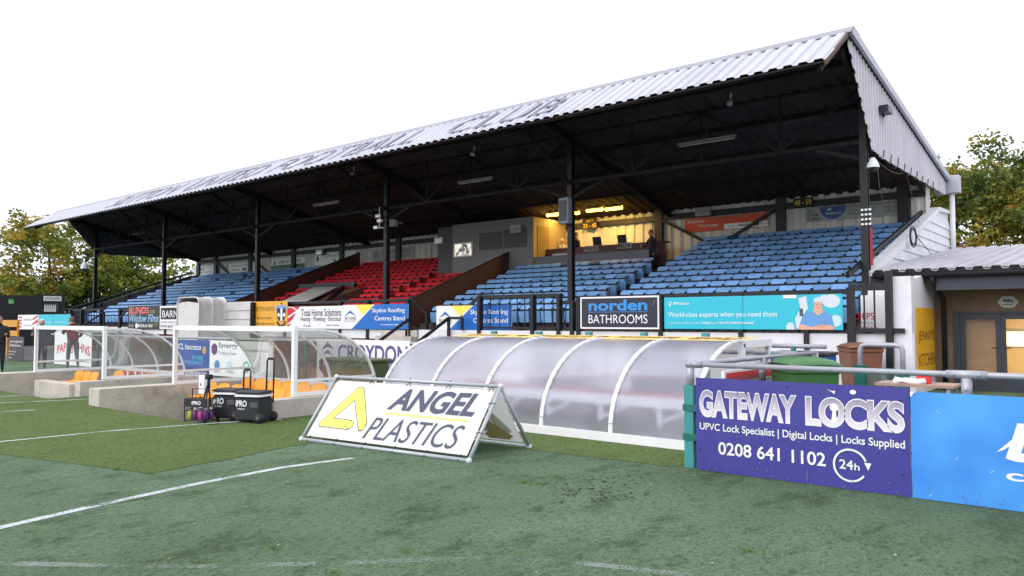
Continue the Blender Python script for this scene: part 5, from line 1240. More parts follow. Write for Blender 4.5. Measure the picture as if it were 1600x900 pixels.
# ================================================================== BINS
def wheelie_bin(lab, cx, cy, rz, m, ml, wd=.58, dp_=.7, h=1.07):
    L = thing('wheelie_bin', lab, 'bin', (cx, cy, 0), None, rz)
    b = MB(); t = .84
    x, y = wd / 2, dp_ / 2; vs = [(-x * t, -y * t, .06), (x * t, -y * t, .06), (x * t, y * t * .9, .06), (-x * t, y * t * .9, .06), (-x, -y, h - .16), (x, -y, h - .16), (x, y, h - .16), (-x, y, h - .16), (-x, -y, h - .1), (x, -y, h - .1), (x, y, h - .1), (-x, y, h - .1)]
    b.add(vs, [(3, 2, 1, 0), (0, 1, 5, 4), (1, 2, 6, 5), (2, 3, 7, 6), (3, 0, 4, 7), (4, 5, 9, 8), (5, 6, 10, 9), (6, 7, 11, 10), (7, 4, 8, 11), (8, 9, 10, 11)]); b.build('body', m, L, True)
    b = MB(); b.rbox((-x - .025, -y - .025, h - .2), (x + .025, y + .025, h - .13), .04)
    b.build('rim', m, L, True)
    P = [[(u * (x + .035), v * (y + .035) - .01, h - .075 + .075 * (1 - u ** 4) * (1 - (v * .9) ** 4) - .03 * (abs(v) > .9)) for u in (-1, -.8, -.4, 0, .4, .8, 1)] for v in (-1, -.7, -.2, .3, .7, 1)]
    b = MB(); b.grid(P, 0, True, (0, 0, -.025)); b.build('lid', ml, L, True)
    b = MB(); b.tube([(-x * .8, y + .07, h - .12), (x * .8, y + .07, h - .12)], .018, 8); b.bar((-x * .7, y, h - .12), (-x * .7, y + .07, h - .12), .03, .03); b.bar((x * .7, y, h - .12), (x * .7, y + .07, h - .12), .03, .03); b.build('handle', m, L, True)
    for s in (-1, 1): b = MB(); b.tube([(s * (x - .06), y * .8, .1), (s * (x + .0), y * .8, .1)], .1, 14); b.build('wheel', RUBBER, L, True)
    return L
GB = mat('green_bin_plastic', (.035, .13, .03), .5, .15, 4); GL = mat('green_bin_lid', (.06, .17, .06), .45, .15, 4); BB_ = mat('brown_bin_plastic', (.19, .075, .04), .55, .15, 4)
q = on_z(1256, 650, .5)
wheelie_bin('green wheelie bin with slightly bowed lid behind the violet board', -3.4, 10.0, R(42), GB, GL, .58, .72, 1.16)
q = on_y(1344, 560, 17.6)
wheelie_bin('brown wheelie bin against the white wall', q.x, 17.6, R(35), BB_, BB_, .66, .76, 1.16)
# folding table with clutter beside the kitchen
tb = thing('side_table', 'narrow plank topped table behind the hoardings near the kitchen', 'table', (-2.7, 9.7, 0))
a, c = on_y(1366, 599, 9.8), on_y(1490, 602, 9.8); zt_ = (a.z + c.z) / 2
b = MB(); b.box((a.x, 9.8, zt_ - .03), (c.x, 10.3, zt_)); b.build('top', mat('pinkish_plank', (.36, .24, .19), .7, .2, 5), tb)
for x in (a.x + .06, c.x - .06):
    for y in (9.85, 10.25): b = MB(); b.bar((x, y, 0), (x, y, zt_ - .03), .04, .04); b.build('leg', GALV, tb)
q = on_y(1422, 597, 9.95); b = MB(); P = [[(q.x + u * .17, 9.98 + v * .1, zt_ + .05 + .02 * math.sin(u * 5 + v * 3)) for u in (-1, -.5, 0, .5, 1)] for v in (-1, 0, 1)]
b.grid(P, 0, True, (0, 0, -.048)); tag(b.build('white_packet', WFRAME), 'crumpled white packet on the plank table', 'packet')
q = on_y(1444, 592, 10.0); cbx = thing('red_carton', 'small red carton on the plank table beside the white packet', 'carton', (q.x, 10, zt_))
b = MB(); b.box((q.x - .07, 9.95, zt_ + .001), (q.x + .07, 10.05, zt_ + .11)); b.build('box', flat('red_carton', 215, 40, 50), cbx); b = MB(); b.prism([(q.x - .07, 9.951, zt_ + .112), (q.x + .07, 9.951, zt_ + .112), (q.x + .1, 9.9, zt_ + .15), (q.x - .04, 9.9, zt_ + .15)], (0, .006, .003)); b.build('flap', flat('red_carton', 215, 40, 50), cbx)
# ================================================================== KITCHEN BUILDING
kb = thing('kitchen_building', 'low kitchen building with grey corrugated roof, dark fascia and glazed double doors', 'building', (0, 21, 0))
KE, KX0, KX1 = 19.6, -5.1, 14
KBR = mat('dull_brown_render', (.2, .14, .1), .85, .15, 2, bump=.2, bscale=30)
KFR = mat('dark_slate_frame', (.035, .042, .055), .45, .1, 5)
b = MB(); kl = math.hypot(10.4, 1.3); b.corr((KX0, KE, 2.78), (1, 0, 0), (0, 10.4, 1.3), KX1 - KX0, kl, .34, .07, 0, .02)
b.build('roof', mat('grey_fibre_sheet', (.44, .43, .47), .7, .12, 1.2, dirt=(.2, .19, .19), dirt_amt=.5, stretch=(1, .2, 1)), kb)
b = MB(); b.tube([(KX0 + .1, KE - .03, 2.69), (KX1, KE - .03, 2.69)], .075, 10); b.build('gutter', BLACK, kb)
b = MB(); b.box((-3.7, KE + .12, 2.32), (KX1, KE + .18, 2.7)); b.build('fascia', KFR, kb)
b = MB(); b.box((KX0, KE + .1, 2.48), (-3.701, KE + .16, 2.7)); b.build('fascia', BLACK, kb)
YD = 20.8
b = MB(); b.box((-3.7, KE + .18, 2.4), (KX1, YD, 2.46)); b.build('soffit', KBR, kb)
dx0, dx1 = on_y(1489, 500, YD).x, on_y(1640, 500, YD).x; dzt = on_y(1550, 490, YD).z
b = MB(); b.box((KX0 + .1, KE + .05, 2.68), (KX1, KE + .11, 2.81)); b.build('eaves_filler', BLACK, kb)
b = MB(); b.box((-3.93, YD, 0), (dx0, YD + .2, 2.6)); b.box((dx0, YD, dzt), (dx1, YD + .2, 2.6)); b.box((dx1, YD, 0), (KX1, YD + .2, 2.6)); b.build('wall', KBR, kb)
b = MB(); b.prism([(-4.1, 18.76, 0), (-4.1, 18.76, 2.55), (-4.1, KE + .3, 2.72), (-4.1, YD + .2, 2.72), (-4.1, YD + .2, 0)], (.16, 0, 0)); b.build('side_wall', WHITEW, kb)
b = MB(); b.tube([(-3.75, KE, 2.66), (-3.75, KE + .03, 2.5), (-3.7, KE + .85, 2.15), (-3.7, KE + .95, 2.0), (-3.7, KE + .95, 0)], .06, 10); b.build('downpipe', BLACK, kb)
dmx = on_y(1563, 500, YD).x
def leaf(x0, x1, lab, blind):
    f = MB(); t = .1
    for q in ((x0, 0, x0 + t, dzt), (x1 - t, 0, x1, dzt), (x0 + t, dzt - .13, x1 - t, dzt), (x0 + t, 0, x1 - t, .3)): f.box((q[0], YD + .02, q[1]), (q[2], YD + .09, q[3]))
    d = f.build('door', KFR, kb); d['label'] = lab
    p = MB(); p.box((x0 + t, YD + .05, .3), (x1 - t, YD + .058, dzt - .13)); p.build('pane', GLASS, d)
    hx = x1 - .05 if blind else x0 + .05; s = -1 if blind else 1
    h = MB(); h.bar((hx, YD + .0, 1.0), (hx + s * .14, YD + .0, 1.0), .025, .025); h.bar((hx, YD + .03, 1.0), (hx, YD - .01, 1.0), .02, .02); h.build('handle', BLACK, d)
leaf(dx0 + .14, dmx, 'glazed door leaf with a brown blind behind', True); leaf(dmx + .004, dmx + (dmx - dx0) - .13, 'glazed door leaf with the lit kitchen behind', False)
b = MB(); b.box((dx0, YD - .02, 0), (dx0 + .139, YD + .12, dzt + .06)); b.box((dx0 + .139, YD - .02, dzt + .001), (dx1, YD + .12, dzt + .06)); b.build('door_frame', KFR, kb)
BEIGE = mat('beige_blind', (.62, .38, .2), .8, .12, 2, stretch=(1, 1, 4))
b = MB(); b.box((dx0 + .16, YD + .25, .1), (dmx - .02, YD + .27, dzt)); b.build('blind', BEIGE, kb)
KIN = mat('kitchen_cream_wall', (.62, .5, .3), .7)
b = MB(); b.box((-3.7, 25, 0), (6, 25.1, 2.6)); b.build('back_wall', KIN, kb)
b = MB(); b.box((-3.72, YD + .2, 0), (-3.6, 25, 2.5)); b.build('inner_wall', KIN, kb)
b = MB(); b.box((-3.6, YD + .2, -.0), (6, 25, .02)); b.build('inner_floor', TERR, kb)
b = MB(); b.box((-3.6, YD + .2, 2.42), (6, 25, 2.44)); b.build('inner_ceiling', WFRAME, kb)
b = MB(); b.box((6, YD + .2, 0), (6.1, 25, 2.6)); b.build('inner_wall', KIN, kb)
b = MB(); b.box((-1.9, 22.6, .02), (2.5, 23.2, .95)); b.build('counter', mat('counter_wood', (.4, .22, .08), .5), kb)
klt = thing('ceiling_light', 'bright ceiling light panel inside the kitchen', 'light', (-.9, 22.6, 2.4))
b = MB(); b.box((-2.0, 22.3, 2.38), (.4, 22.9, 2.41)); b.build('diffuser', emit('lit_ceiling_panel', (1, .83, .5), 7), klt); b = MB(); b.box((-2.05, 22.25, 2.4), (.45, 22.95, 2.419)); b.build('frame', WFRAME, klt)
kl_ = bpy.data.lights.new('kitchen_glow', 'AREA'); kl_.size = 1.5; kl_.energy = 220; kl_.color = (1, .72, .36); ko = bpy.data.objects.new('kitchen_glow', kl_); col.objects.link(ko); ko.location = (0, 0, -.06); ko.parent = klt
for k, (x, h, m) in enumerate(((-1.55, .22, AMB), (-1.35, .3, BLKPLAST), (-1.15, .18, REDD), (-.95, .26, AMB), (-.7, .2, WFRAME))):
    j = thing('jar', ('short amber jar on the kitchen counter', 'tall dark jar on the kitchen counter', 'red jar on the kitchen counter', 'tall amber jar on the kitchen counter', 'white jar on the kitchen counter')[k], 'jar', (x, 22.8, .95), 'jars on the kitchen counter')
    b = MB(); b.tube([(x, 22.8, .951), (x, 22.8, .951 + h * .75), (x, 22.8, .951 + h * .85)], [.06, .06, .04], 10); b.build('glass', m, j); b = MB(); b.tube([(x, 22.8, .952 + h * .85), (x, 22.8, .951 + h)], .045, 10); b.build('lid', GREYDK, j)
q = on_y(1592, 560, 22.7)
fw = thing('glow_box', 'added glowing box for the bright patch behind the kitchen door glass', 'glow box', (q.x, 22.95, .95))
b = MB(); b.box((q.x - .75, 22.68, 1.0), (q.x + .75, 22.72, 1.36)); b.build('glow_panel', emit('added_glow', (1, .8, .42), 1.6), fw)  # added glow, makes the bright patch behind the door pane
b = MB(); b.box((q.x - .8, 22.66, .951), (q.x + .8, 23.15, 1.0)); b.box((q.x - .8, 22.66, 1.36), (q.x + .8, 23.15, 1.44)); b.box((q.x - .8, 22.73, 1.0), (q.x + .8, 23.15, 1.36)); b.build('cabinet', GALV, fw)
s_ = Sign('sign', 'tall amber kitchen sign with black capitals on the white side wall', 'sign', (-3.928, 18.8, .35), (0, 1, 0), (0, 0, 1), 1.95, 1.57, flat('deep_amber_sign', 252, 190, 40), .008)
s_.text("JENNY'S", .1, .49, .93, .67, flat('brown_print', 90, 55, 15), .0).text('KITCHEN', .1, .16, .95, .34, flat('brown_print', 90, 55, 15), .0); s_.done()
q = on_y(1575, 472, YD - .01); hx_ = thing('hexagon_sign', 'pale hexagonal rating plaque above the kitchen doors', 'sign', tuple(q))
b = MB(); b.prism([(q.x + .21 * math.cos(R(60 * k)), YD - .004, q.z + .15 * math.sin(R(60 * k))) for k in range(6)], (0, -.015, 0)); b.build('plaque', mat('pale_plaque', (.5, .5, .45), .5), hx_)
b = MB(); b.ball((q.x - .06, YD - .02, q.z + .04), .03, .004, .03); b.ball((q.x + .01, YD - .02, q.z + .045), .035, .004, .026); b.bar((q.x - .1, YD - .02, q.z + .02), (q.x + .09, YD - .02, q.z + .01), .004, .02); b.bar((q.x + .05, YD - .02, q.z + .06), (q.x + .1, YD - .02, q.z - .02), .004, .022); b.box((q.x - .12, YD - .0215, q.z - .06), (q.x + .1, YD - .0195, q.z - .045)); b.build('emblem', INK, hx_)
# ================================================================== A-BOARD
BL, BR_ = on_z(471, 686, .022), on_z(733, 720, .022)
AU = (BR_ - BL); aw = AU.length; AU.normalize(); AN = Vector((-AU.y, AU.x, 0))          # AN points away from the camera
depth, top = 1.24, .8
ab = thing('a_board', 'white A-frame advertising board with yellow angle logo on a grey pipe frame', 'advertising board', tuple(BL + AU * aw / 2 + AN * depth / 2 - Vector((0, 0, .022))))
f0, f1 = BL, BL + AU * aw; g0, g1 = f0 + AN * depth, f1 + AN * depth; t0, t1 = f0 + AN * depth / 2 + Vector((0, 0, top)), f1 + AN * depth / 2 + Vector((0, 0, top))
PIPE = mat('grey_pipe', (.4, .43, .46), .35, .08, 5, metal=.2)
for nm, p, q in (('front_rail', f0, f1), ('rear_rail', g0, g1), ('top_rail', t0, t1), ('front_leg', f0, t0), ('front_leg', f1, t1), ('rear_leg', g0, t0), ('rear_leg', g1, t1)):
    b = MB(); b.tube([p, q], .024, 10); b.build(nm, PIPE, ab)
for p in (f0, f1, g0, g1, t0, t1): b = MB(); b.ball(p, .036, .036, .036, 0, 10, 6); b.build('elbow', mat('pale_pipe_fitting', (.6, .62, .64), .4), ab)
BANM = mat('white_banner_vinyl', (.84, .84, .82), .5, .03, 3, dirt=(.66, .66, .62), dirt_amt=.3)
_n, _l = BANM.node_tree.nodes, BANM.node_tree.links                     # thin vinyl lets daylight through
_t = _n.new('ShaderNodeBsdfTranslucent'); _t.inputs[0].default_value = (.9, .88, .84, 1); _m = _n.new('ShaderNodeMixShader'); _m.inputs[0].default_value = .3
_l.new(_n['Principled BSDF'].outputs[0], _m.inputs[1]); _l.new(_t.outputs[0], _m.inputs[2]); _l.new(_m.outputs[0], _n['Material Output'].inputs[0])
def banner(o, U, V, w_, h_, printed):
    m = .06
    s = Sign.__new__(Sign); s.o = o + U * m + V * m; s.U, s.V, s.w, s.h = U, V, w_ - 2 * m, h_ - 2 * m; s.N = U.cross(V).normalized(); s.layer = 0; s.mats = []; s.mb = MB()
    p = MB(); p.poly([s.o, s.o + U * s.w, s.o + U * s.w + V * s.h, s.o + V * s.h]); bo = p.build('banner', mat('white_banner_vinyl', (.6, .6, .59), .5, .03, 3, dirt=(.5, .5, .47), dirt_amt=.3), ab)
    OUT = INK
    body = [(.043, .2), (.05, .178), (.2456, .174), (.262, .2), (.266, .29), (.245, .33), (.118, .336), (.195, .67), (.3176, .2), (.325, .175), (.345, .18), (.353, .3), (.216, .88), (.197, .913), (.171, .891), (.045, .24)]
    s.shape(body, YEL).line(body + body[:1], .011, OUT).disc(.25, .253, .0225, OUT, .9, 20).disc(.25, .253, .0195, YEL, .9, 20).disc(.334, .243, .0225, OUT, .9, 20).disc(.334, .243, .0195, YEL, .9, 20)
    if printed:
        NV = flat('slate_blue_print', 52, 55, 82)
        s.text('ANGEL', .43, .56, .945, .93, NV, .03, .28).rect(.43, .485, .93, .51, YEL).text('PLASTICS', .37, .06, .93, .42, NV, -.004, .28)
    s.mb.build('lettering', s.mats, ab)
Vf = (t0 - f0); vh = Vf.length; Vf.normalize()
banner(f0, AU, Vf, aw, vh, True)
Vg = (t0 - g0).normalized()
banner(g1, -AU, Vg, aw, vh, True)
# printed inner face of the rear banner shows the same emblem in dull gold
b = MB(); N2 = (-AU).cross(Vg).normalized(); oo = g1 - N2 * .008
pt = lambda u, v: oo - AU * (aw * u) + Vg * (vh * v)
b.poly([pt(*p) for p in ((.06, .16), (.09, .09), (.2, .09), (.22, .16), (.19, .22), (.19, .3), (.36, .78), (.33, .84), (.3, .8))][::-1]); b.build('print_through', flat('dull_gold_print', 190, 170, 120), ab)
for k in range(5):
    u = .02 + .235 * k; p = t0 + AU * aw * u; b = MB()
    b.tube([p + Vector((0, 0, -.03)) + AU * .02, p + Vector((0, 0, .03)) - AU * .01, p + Vector((0, 0, .045)) + AU * .015], .006, 5); b.tube([p - Vf * .09 - AU * .03, p + Vector((0, 0, .01)), p - Vf * .09 + AU * .04], .006, 5); b.build('tie', RUBBER, ab)
for k in range(6):
    p = f0 + AU * aw * (.05 + .18 * k); b = MB(); b.tube([p + Vf * .07, p - AN * .028, p - Vector((0, 0, .02)) - AN * .02, p + Vf * .05], .006, 5); b.build('tie', RUBBER, ab)
for z in (.35, .75):
    p = f1 + Vf * vh * z; b = MB(); b.tube([p - AU * .07, p - Vf.cross(AU) * .03, p + AU * .03], .006, 5); b.build('tie', RUBBER, ab)
    p = g1 + Vg * vh * z; b = MB(); b.tube([p - AU * .05, p + AN * .03, p + AU * .03], .006, 5); b.build('tie', RUBBER, ab)
# ================================================================== COOLERS, BOTTLE CARRIER, TRIPOD
def cooler(lab, cx, cy, rz, ph):
    L = thing('cool_box', lab, 'cool box', (cx, cy, 0), 'wheeled cool boxes by the dugout', rz)
    b = MB(); b.rbox((-.25, -.19, .03), (.25, .19, .41), .09, 0, 5); b.build('body', BLKPLAST, L, True)
    b = MB(); b.rbox((-.265, -.205, .411), (.265, .205, .452), .1, 0, 5); b.build('rim_band', WFRAME, L, True)
    b = MB(); b.rbox((-.265, -.205, .453), (.265, .205, .5), .1, 0, 5); b.build('lid', BLKPLAST, L, True)
    b = MB(); b.tube([(.09, .2, .3), (.09, .22, ph - .03), (.11, .22, ph), (.2, .22, ph), (.22, .22, ph - .03), (.22, .2, .3)], .014, 8); b.bar((.11, .22, ph), (.2, .22, ph), .04, .04); b.build('pull_handle', RUBBER, L, True)
    for s in (-1, 1):
        b = MB(); b.tube([(.22, s * .16, .08), (.22, s * .22, .08)], .08, 16); wl = b.build('wheel', RUBBER, L, True); b = MB(); b.tube([(.22, s * .221, .08), (.22, s * .226, .08)], .033, 10); b.build('hub', GREYDK, wl, True)
    b = MB(); b.rbox((.06, -.199, .25), (.2, -.182, .33), .007); b.build('side_grip', GREYDK, L, True)
    s = MB(); vs, fs_ = glyphs('iPRO', .03); s.add([(-.2 + .2 * a, -.1935, .26 + .1 * v) for a, v in vs], fs_)
    vs, fs_ = glyphs('HYDRATE', .01); s.add([(-.17 + .13 * a, -.1935, .21 + .026 * v) for a, v in vs], fs_); s.build('lettering', WFRAME, L, True)
    return L
q = on_z(384, 662); cooler('near black cool box with white rim and raised handle', q.x - .1, q.y + .2, R(24), 1.0)
q = on_z(340, 658); cooler('rear black cool box half hidden by the other cool box', q.x - .12, q.y + .3, R(24), .8)
q = on_z(302, 659); bcx, bcy = q.x, q.y + .12
bc_ = thing('bottle_carrier', 'black wire bottle carrier with printed band beside the cool boxes', 'bottle carrier', (bcx, bcy, 0), None, R(24))
b = MB()
for z in (.02, .18, .36): 
    P = [(-.2, -.13, z), (.2, -.13, z), (.2, .13, z), (-.2, .13, z), (-.2, -.13, z)]
    for p, q_ in zip(P, P[1:]): b.tube([p, q_], .007, 6)
for x in (-.2, .2):
    for y in (-.13, .13): b.tube([(x, y, 0), (x, y, .37)], .008, 6)
b.tube([(-.16, 0, .02), (-.16, 0, .52), (.16, 0, .52), (.16, 0, .02)], .009, 6)
for x in (-.1, 0, .1): b.tube([(x, -.13, .02), (x, .13, .02)], .006, 6)
b.build('wire_frame', BLACK, bc_, True)
b = MB(); b.box((-.205, -.142, .24), (.205, -.136, .36)); b.build('band', BLKPLAST, bc_, True)
b = MB(); vs, fs_ = glyphs('iPRO', .03); b.add([(-.06 + .17 * a, -.1435, .275 + .06 * v) for a, v in vs], fs_); b.build('lettering', WFRAME, bc_, True)
MAU = flat('purple_bottle', 120, 60, 140, .3); LIME = flat('lime_bottle', 200, 205, 60, .3); PINK = flat('pink_bottle', 190, 90, 150, .3)
cs, sn = math.cos(R(24)), math.sin(R(24))
for k in range(8):
    lx, ly = -.15 + .1 * (k % 4), -.065 + .13 * (k // 4); wx, wy = bcx + lx * cs - ly * sn, bcy + lx * sn + ly * cs
    m, nm = ((LIME, 'lime'), (MAU, 'purple'), (PINK, 'pink'), (MAU, 'purple'))[k % 4]
    lab = f'{nm} drinks bottle in the {"front" if k < 4 else "rear"} row of the carrier, {ORD[k % 4]} along'
    j = thing('drinks_bottle', lab, 'bottle', (wx, wy, .026), 'drinks bottles in the wire carrier')
    b = MB(); b.tube([(0, 0, 0), (0, 0, .13), (0, 0, .16)], [.036, .036, .02], 10); b.build('bottle', m, j, True); b = MB(); b.tube([(0, 0, .161), (0, 0, .19)], .02, 8); b.build('cap', WFRAME if k % 2 else MAU, j, True)
q = on_z(322, 656); tr_ = thing('tripod', 'folded black tripod leaning beside the cool boxes', 'tripod', (q.x, q.y, 0))
for dx, dy in ((-.22, -.02), (.03, .1), (.0, -.06)):
    b = MB(); b.tube([(q.x + dx, q.y + dy, 0), (q.x + .02 + dx * .15, q.y + .02, .55)], [.01, .018], 6); b.build('leg', BLACK, tr_)
b = MB(); b.tube([(q.x + .02, q.y + .02, .5), (q.x + .03, q.y + .02, .68)], .026, 8); b.rbox((q.x - .02, q.y - .03, .66), (q.x + .08, q.y + .07, .74), .02); b.build('head', BLACK, tr_)
q = on_y(318, 601, 7.5); wcn = thing('white_bin_box', 'small white plastic box fixed on the concrete wall by the dugout opening', 'box', tuple(q))
b = MB(); b.rbox((q.x - .1, 7.45, q.z - .17), (q.x + .1, 7.6, q.z + .17), .02); b.build('case', WFRAME, wcn); b = MB(); b.box((q.x - .012, 7.44, q.z - .02), (q.x + .012, 7.449, q.z + .03)); b.build('latch', GREYDK, wcn)
# ================================================================== FAR END: black boundary wall, notice, barrier, house
bw_ = thing('boundary_wall', 'tall black boundary wall with posters beyond the far end of the grandstand', 'wall', (-58, 19, 0))
XW = -58.0
ya, yb = on_x(-12, 480, XW).y, on_x(101, 480, XW).y
zt = on_x(60, 462, XW).z
b = MB(); b.box((XW - .15, ya, 0), (XW, yb, zt)); b.build('panel', mat('black_boarding', (.018, .018, .022), .7, .2, 1), bw_)
yc = on_x(66, 480, XW).y
b = MB(); b.box((XW - .1, yc, 0), (XW + .03, yb, zt + .12)); b.build('panel', mat('black_boarding', (.018, .018, .022), .7, .2, 1), bw_)
def pos(x0, y0, x1, y1): a, c = on_x(x0, y1, XW + .04), on_x(x1, y0, XW + .04); return a, c
for lab, px, m in (('small green exit notice on the black wall', (13, 467, 22, 475), flat('exit_green', 70, 160, 60)), ('white narrow notice high on the black wall', (68, 463, 96, 470), PRINTW)):
    a, c = pos(*px); s_ = Sign('notice', lab, 'notice', (XW + .05, a.y, a.z), (0, 1, 0), (0, 0, 1), c.y - a.y, c.z - a.z, m, .03)
    if 'white' in lab: s_.text('SUTTON UNITED', .08, .25, .92, .75, INK, .02)
    else: s_.text('EXIT', .5, .2, .9, .5, PRINTW, .01).shape([(.1, .2), (.3, .8), (.4, .5), (.3, .2)], PRINTW)
    s_.done()
a, c = pos(67, 474, 92, 487); s_ = Sign('poster', 'dark poster with a row of white player figures on the black wall', 'poster', (XW + .05, a.y, a.z), (0, 1, 0), (0, 0, 1), c.y - a.y, c.z - a.z, NAVY, .03)
for k in range(6): s_.shape([(.06 + k * .13, 0), (.08 + k * .13, .7), (.12 + k * .13, .95), (.16 + k * .13, .7), (.17 + k * .13, 0)], PRINTW)
s_.rect(.88, .1, .92, .95, GREYT); s_.done()
yb_ = thing('crowd_barrier', 'amber painted crowd barrier by the far terrace', 'barrier', (-40, 13.4, 0))
a, c = on_y(-8, 521, 13.0), on_y(27, 500, 13.0)
AMBP = mat('amber_paint', (.6, .27, .02), .5)
b = MB(); b.box((a.x, 13.0, c.z - .32), (c.x, 13.06, c.z)); b.build('top_panel', AMBP, yb_)
b = MB(); b.box((a.x, 13.02, a.z - .1), (c.x, 13.05, c.z - .5)); b.build('lower_panel', AMBP, yb_)
for x in (a.x + .3, (a.x + c.x) / 2, c.x - .1): b = MB(); b.bar((x, 13.08, 0), (x, 13.08, c.z), .12, .06); b.build('post', AMBP, yb_)
hs_ = thing('house', 'distant brick house with red tiled roof beyond the black wall', 'house', (-110, 38, 0))
a, c = on_y(-30, 470, 36), on_y(10, 462, 36)
b = MB(); b.box((a.x, 36, 0), (c.x, 42, c.z)); b.build('wall', BRICK, hs_)
b = MB(); b.prism([(a.x - .5, 35.5, c.z), (a.x - .5, 42.5, c.z), (a.x - .5, 39, c.z + 2.4)], (c.x - a.x + 1, 0, 0)); b.build('roof', mat('red_roof_tile', (.26, .1, .06), .8, .2, 3), hs_)
b = MB(); b.box((a.x + 3, 38.6, c.z + 1.6), (a.x + 3.7, 39.3, c.z + 3)); b.build('chimney', BRICK, hs_)
# ================================================================== TREES
def leaf_mat(name, cols):
    m = bpy.data.materials.new(name); m.use_nodes = True
    n, l = m.node_tree.nodes, m.node_tree.links; p = n['Principled BSDF']; p.inputs['Roughness'].default_value = .6; p.inputs['Specular IOR Level'].default_value = .25
    g = n.new('ShaderNodeNewGeometry'); t = n.new('ShaderNodeTexNoise'); t.inputs['Scale'].default_value = .42; t.inputs['Detail'].default_value = 4
    l.new(g.outputs['Position'], t.inputs['Vector'])
    mr = n.new('ShaderNodeMapRange'); mr.inputs[1].default_value = .36; mr.inputs[2].default_value = .66; mr.inputs[3].default_value = 0; mr.inputs[4].default_value = .74
    l.new(t.outputs[0], mr.inputs[0])
    ms = n.new('ShaderNodeMath'); ms.operation = 'MULTIPLY_ADD'; ms.inputs[1].default_value = .36; l.new(g.outputs['Random Per Island'], ms.inputs[0]); l.new(mr.outputs[0], ms.inputs[2])
    cr = n.new('ShaderNodeValToRGB'); l.new(ms.outputs[0], cr.inputs[0])
    el = cr.color_ramp.elements; el[0].position, el[0].color = 0, (*cols[0], 1); el[1].position, el[1].color = 1, (*cols[-1], 1)
    for k, c in enumerate(cols[1:-1]): e = el.new((k + 1) / (len(cols) - 1)); e.color = (*c, 1)
    l.new(cr.outputs[0], p.inputs['Base Color'])
    tl = n.new('ShaderNodeBsdfTranslucent'); l.new(cr.outputs[0], tl.inputs[0]); mx = n.new('ShaderNodeMixShader'); mx.inputs[0].default_value = .3
    l.new(p.outputs[0], mx.inputs[1]); l.new(tl.outputs[0], mx.inputs[2]); l.new(mx.outputs[0], n['Material Output'].inputs[0])
    return m
BARK = mat('bark', (.07, .055, .04), .9, .3, 6)
AUT = leaf_mat('autumn_leaves', [(.05, .09, .022), (.12, .17, .03), (.22, .24, .035), (.4, .31, .045), (.5, .25, .04)])
AUT2 = leaf_mat('turning_leaves', [(.045, .085, .024), (.1, .15, .03), (.17, .2, .035), (.34, .26, .04), (.42, .21, .035)])
AUT3 = leaf_mat('yellow_green_leaves', [(.06, .1, .02), (.15, .2, .028), (.26, .28, .035), (.38, .32, .045)])
def tree(lab, x, y, h, rx, seed, lm, z0=.28, n=9000, ls=.17, dense=1.0):
    rn = random.Random(seed); L = thing('tree', lab, 'tree', (x, y, 0), 'trees around the ground')
    cz = h * (z0 + (1 - z0) / 2); rz = h * (1 - z0) / 2
    tk = MB(); tips = []
    top = Vector((x + rn.uniform(-.4, .4), y, h * .8)); P = [Vector((x, y, -.1)) + (top - Vector((x, y, 0))) * (k / 6) + Vector((rn.uniform(-.12, .12), rn.uniform(-.12, .12), 0)) * (k > 0) for k in range(7)]
    r0 = h * .026; tk.tube(P, [r0 * (1 - .13 * k) for k in range(7)], 9)
    for k in range(26):
        f = rn.uniform(.3, .95); i = int(f * 6); s = P[i].lerp(P[min(i + 1, 6)], f * 6 - i); a = k * 2.4 + rn.uniform(-.3, .3)
        w_ = math.sqrt(max(.08, 1 - ((s.z + h * .1 - cz) / rz) ** 2)); ln = rx * w_ * rn.uniform(.55, .98)
        e = s + Vector((math.cos(a) * ln, math.sin(a) * ln, h * rn.uniform(.06, .2))); m_ = s.lerp(e, .5) + Vector((0, 0, -h * .015))
        tk.tube([s, m_, e], [r0 * .4 * (1.2 - f), r0 * .25 * (1.2 - f), .015], 5); tips += [e, m_.lerp(e, .4), s.lerp(e, .75)]
        for q in range(3):
            s2 = s.lerp(e, rn.uniform(.4, .95)); e2 = s2 + Vector((rn.gauss(0, 1), rn.gauss(0, 1), rn.uniform(-.1, .9))) * rx * .24
            tk.tube([s2, e2], [.03, .01], 4); tips += [e2, s2.lerp(e2, .6)]
    tk.build('trunk', BARK, L)
    cl = []
    for t in tips: cl.append((t, rn.uniform(.45, 1.0) * rx * .2))
    for k in range(int(60 * dense)):
        while True:
            u = Vector((rn.uniform(-1, 1), rn.uniform(-1, 1), rn.uniform(-1, 1)))
            if .45 < u.length < 1: break
        u *= rn.uniform(.85, 1.08)
        cl.append((Vector((x + u.x * rx, y + u.y * rx, cz + u.z * rz)), rn.uniform(.35, .85) * rx * .2))
    b = MB(); wts = [r_ ** 2.2 for _, r_ in cl]; V, Fc = [], []
    for c, r_ in rn.choices(cl, wts, k=n):
        d = Vector((rn.gauss(0, 1), rn.gauss(0, 1), rn.gauss(0, .7))); d = d.normalized() * r_ * rn.random() ** .45; p = c + d
        s = ls * rn.uniform(.6, 1.3); u = Vector((rn.gauss(0, 1), rn.gauss(0, 1), rn.gauss(0, .6))).normalized(); v = u.cross(Vector((rn.gauss(0, 1), rn.gauss(0, 1), rn.gauss(0, 1)))).normalized()
        k = len(V); V += [p - u * s, p - v * s * .55 + u * s * .1, p + u * s, p + v * s * .6]; Fc.append((k, k + 1, k + 2, k + 3))
    b.v = V; b.f = Fc; b.m = [0] * len(Fc); b.sm = [False] * len(Fc)
    b.build('crown', lm, L)
def at(px, d):
    """a point on the ground in the photo column px, d metres ahead"""
    c = _F0 * d + _R * ((px - 800) / F_PX * d); return c.x, c.y
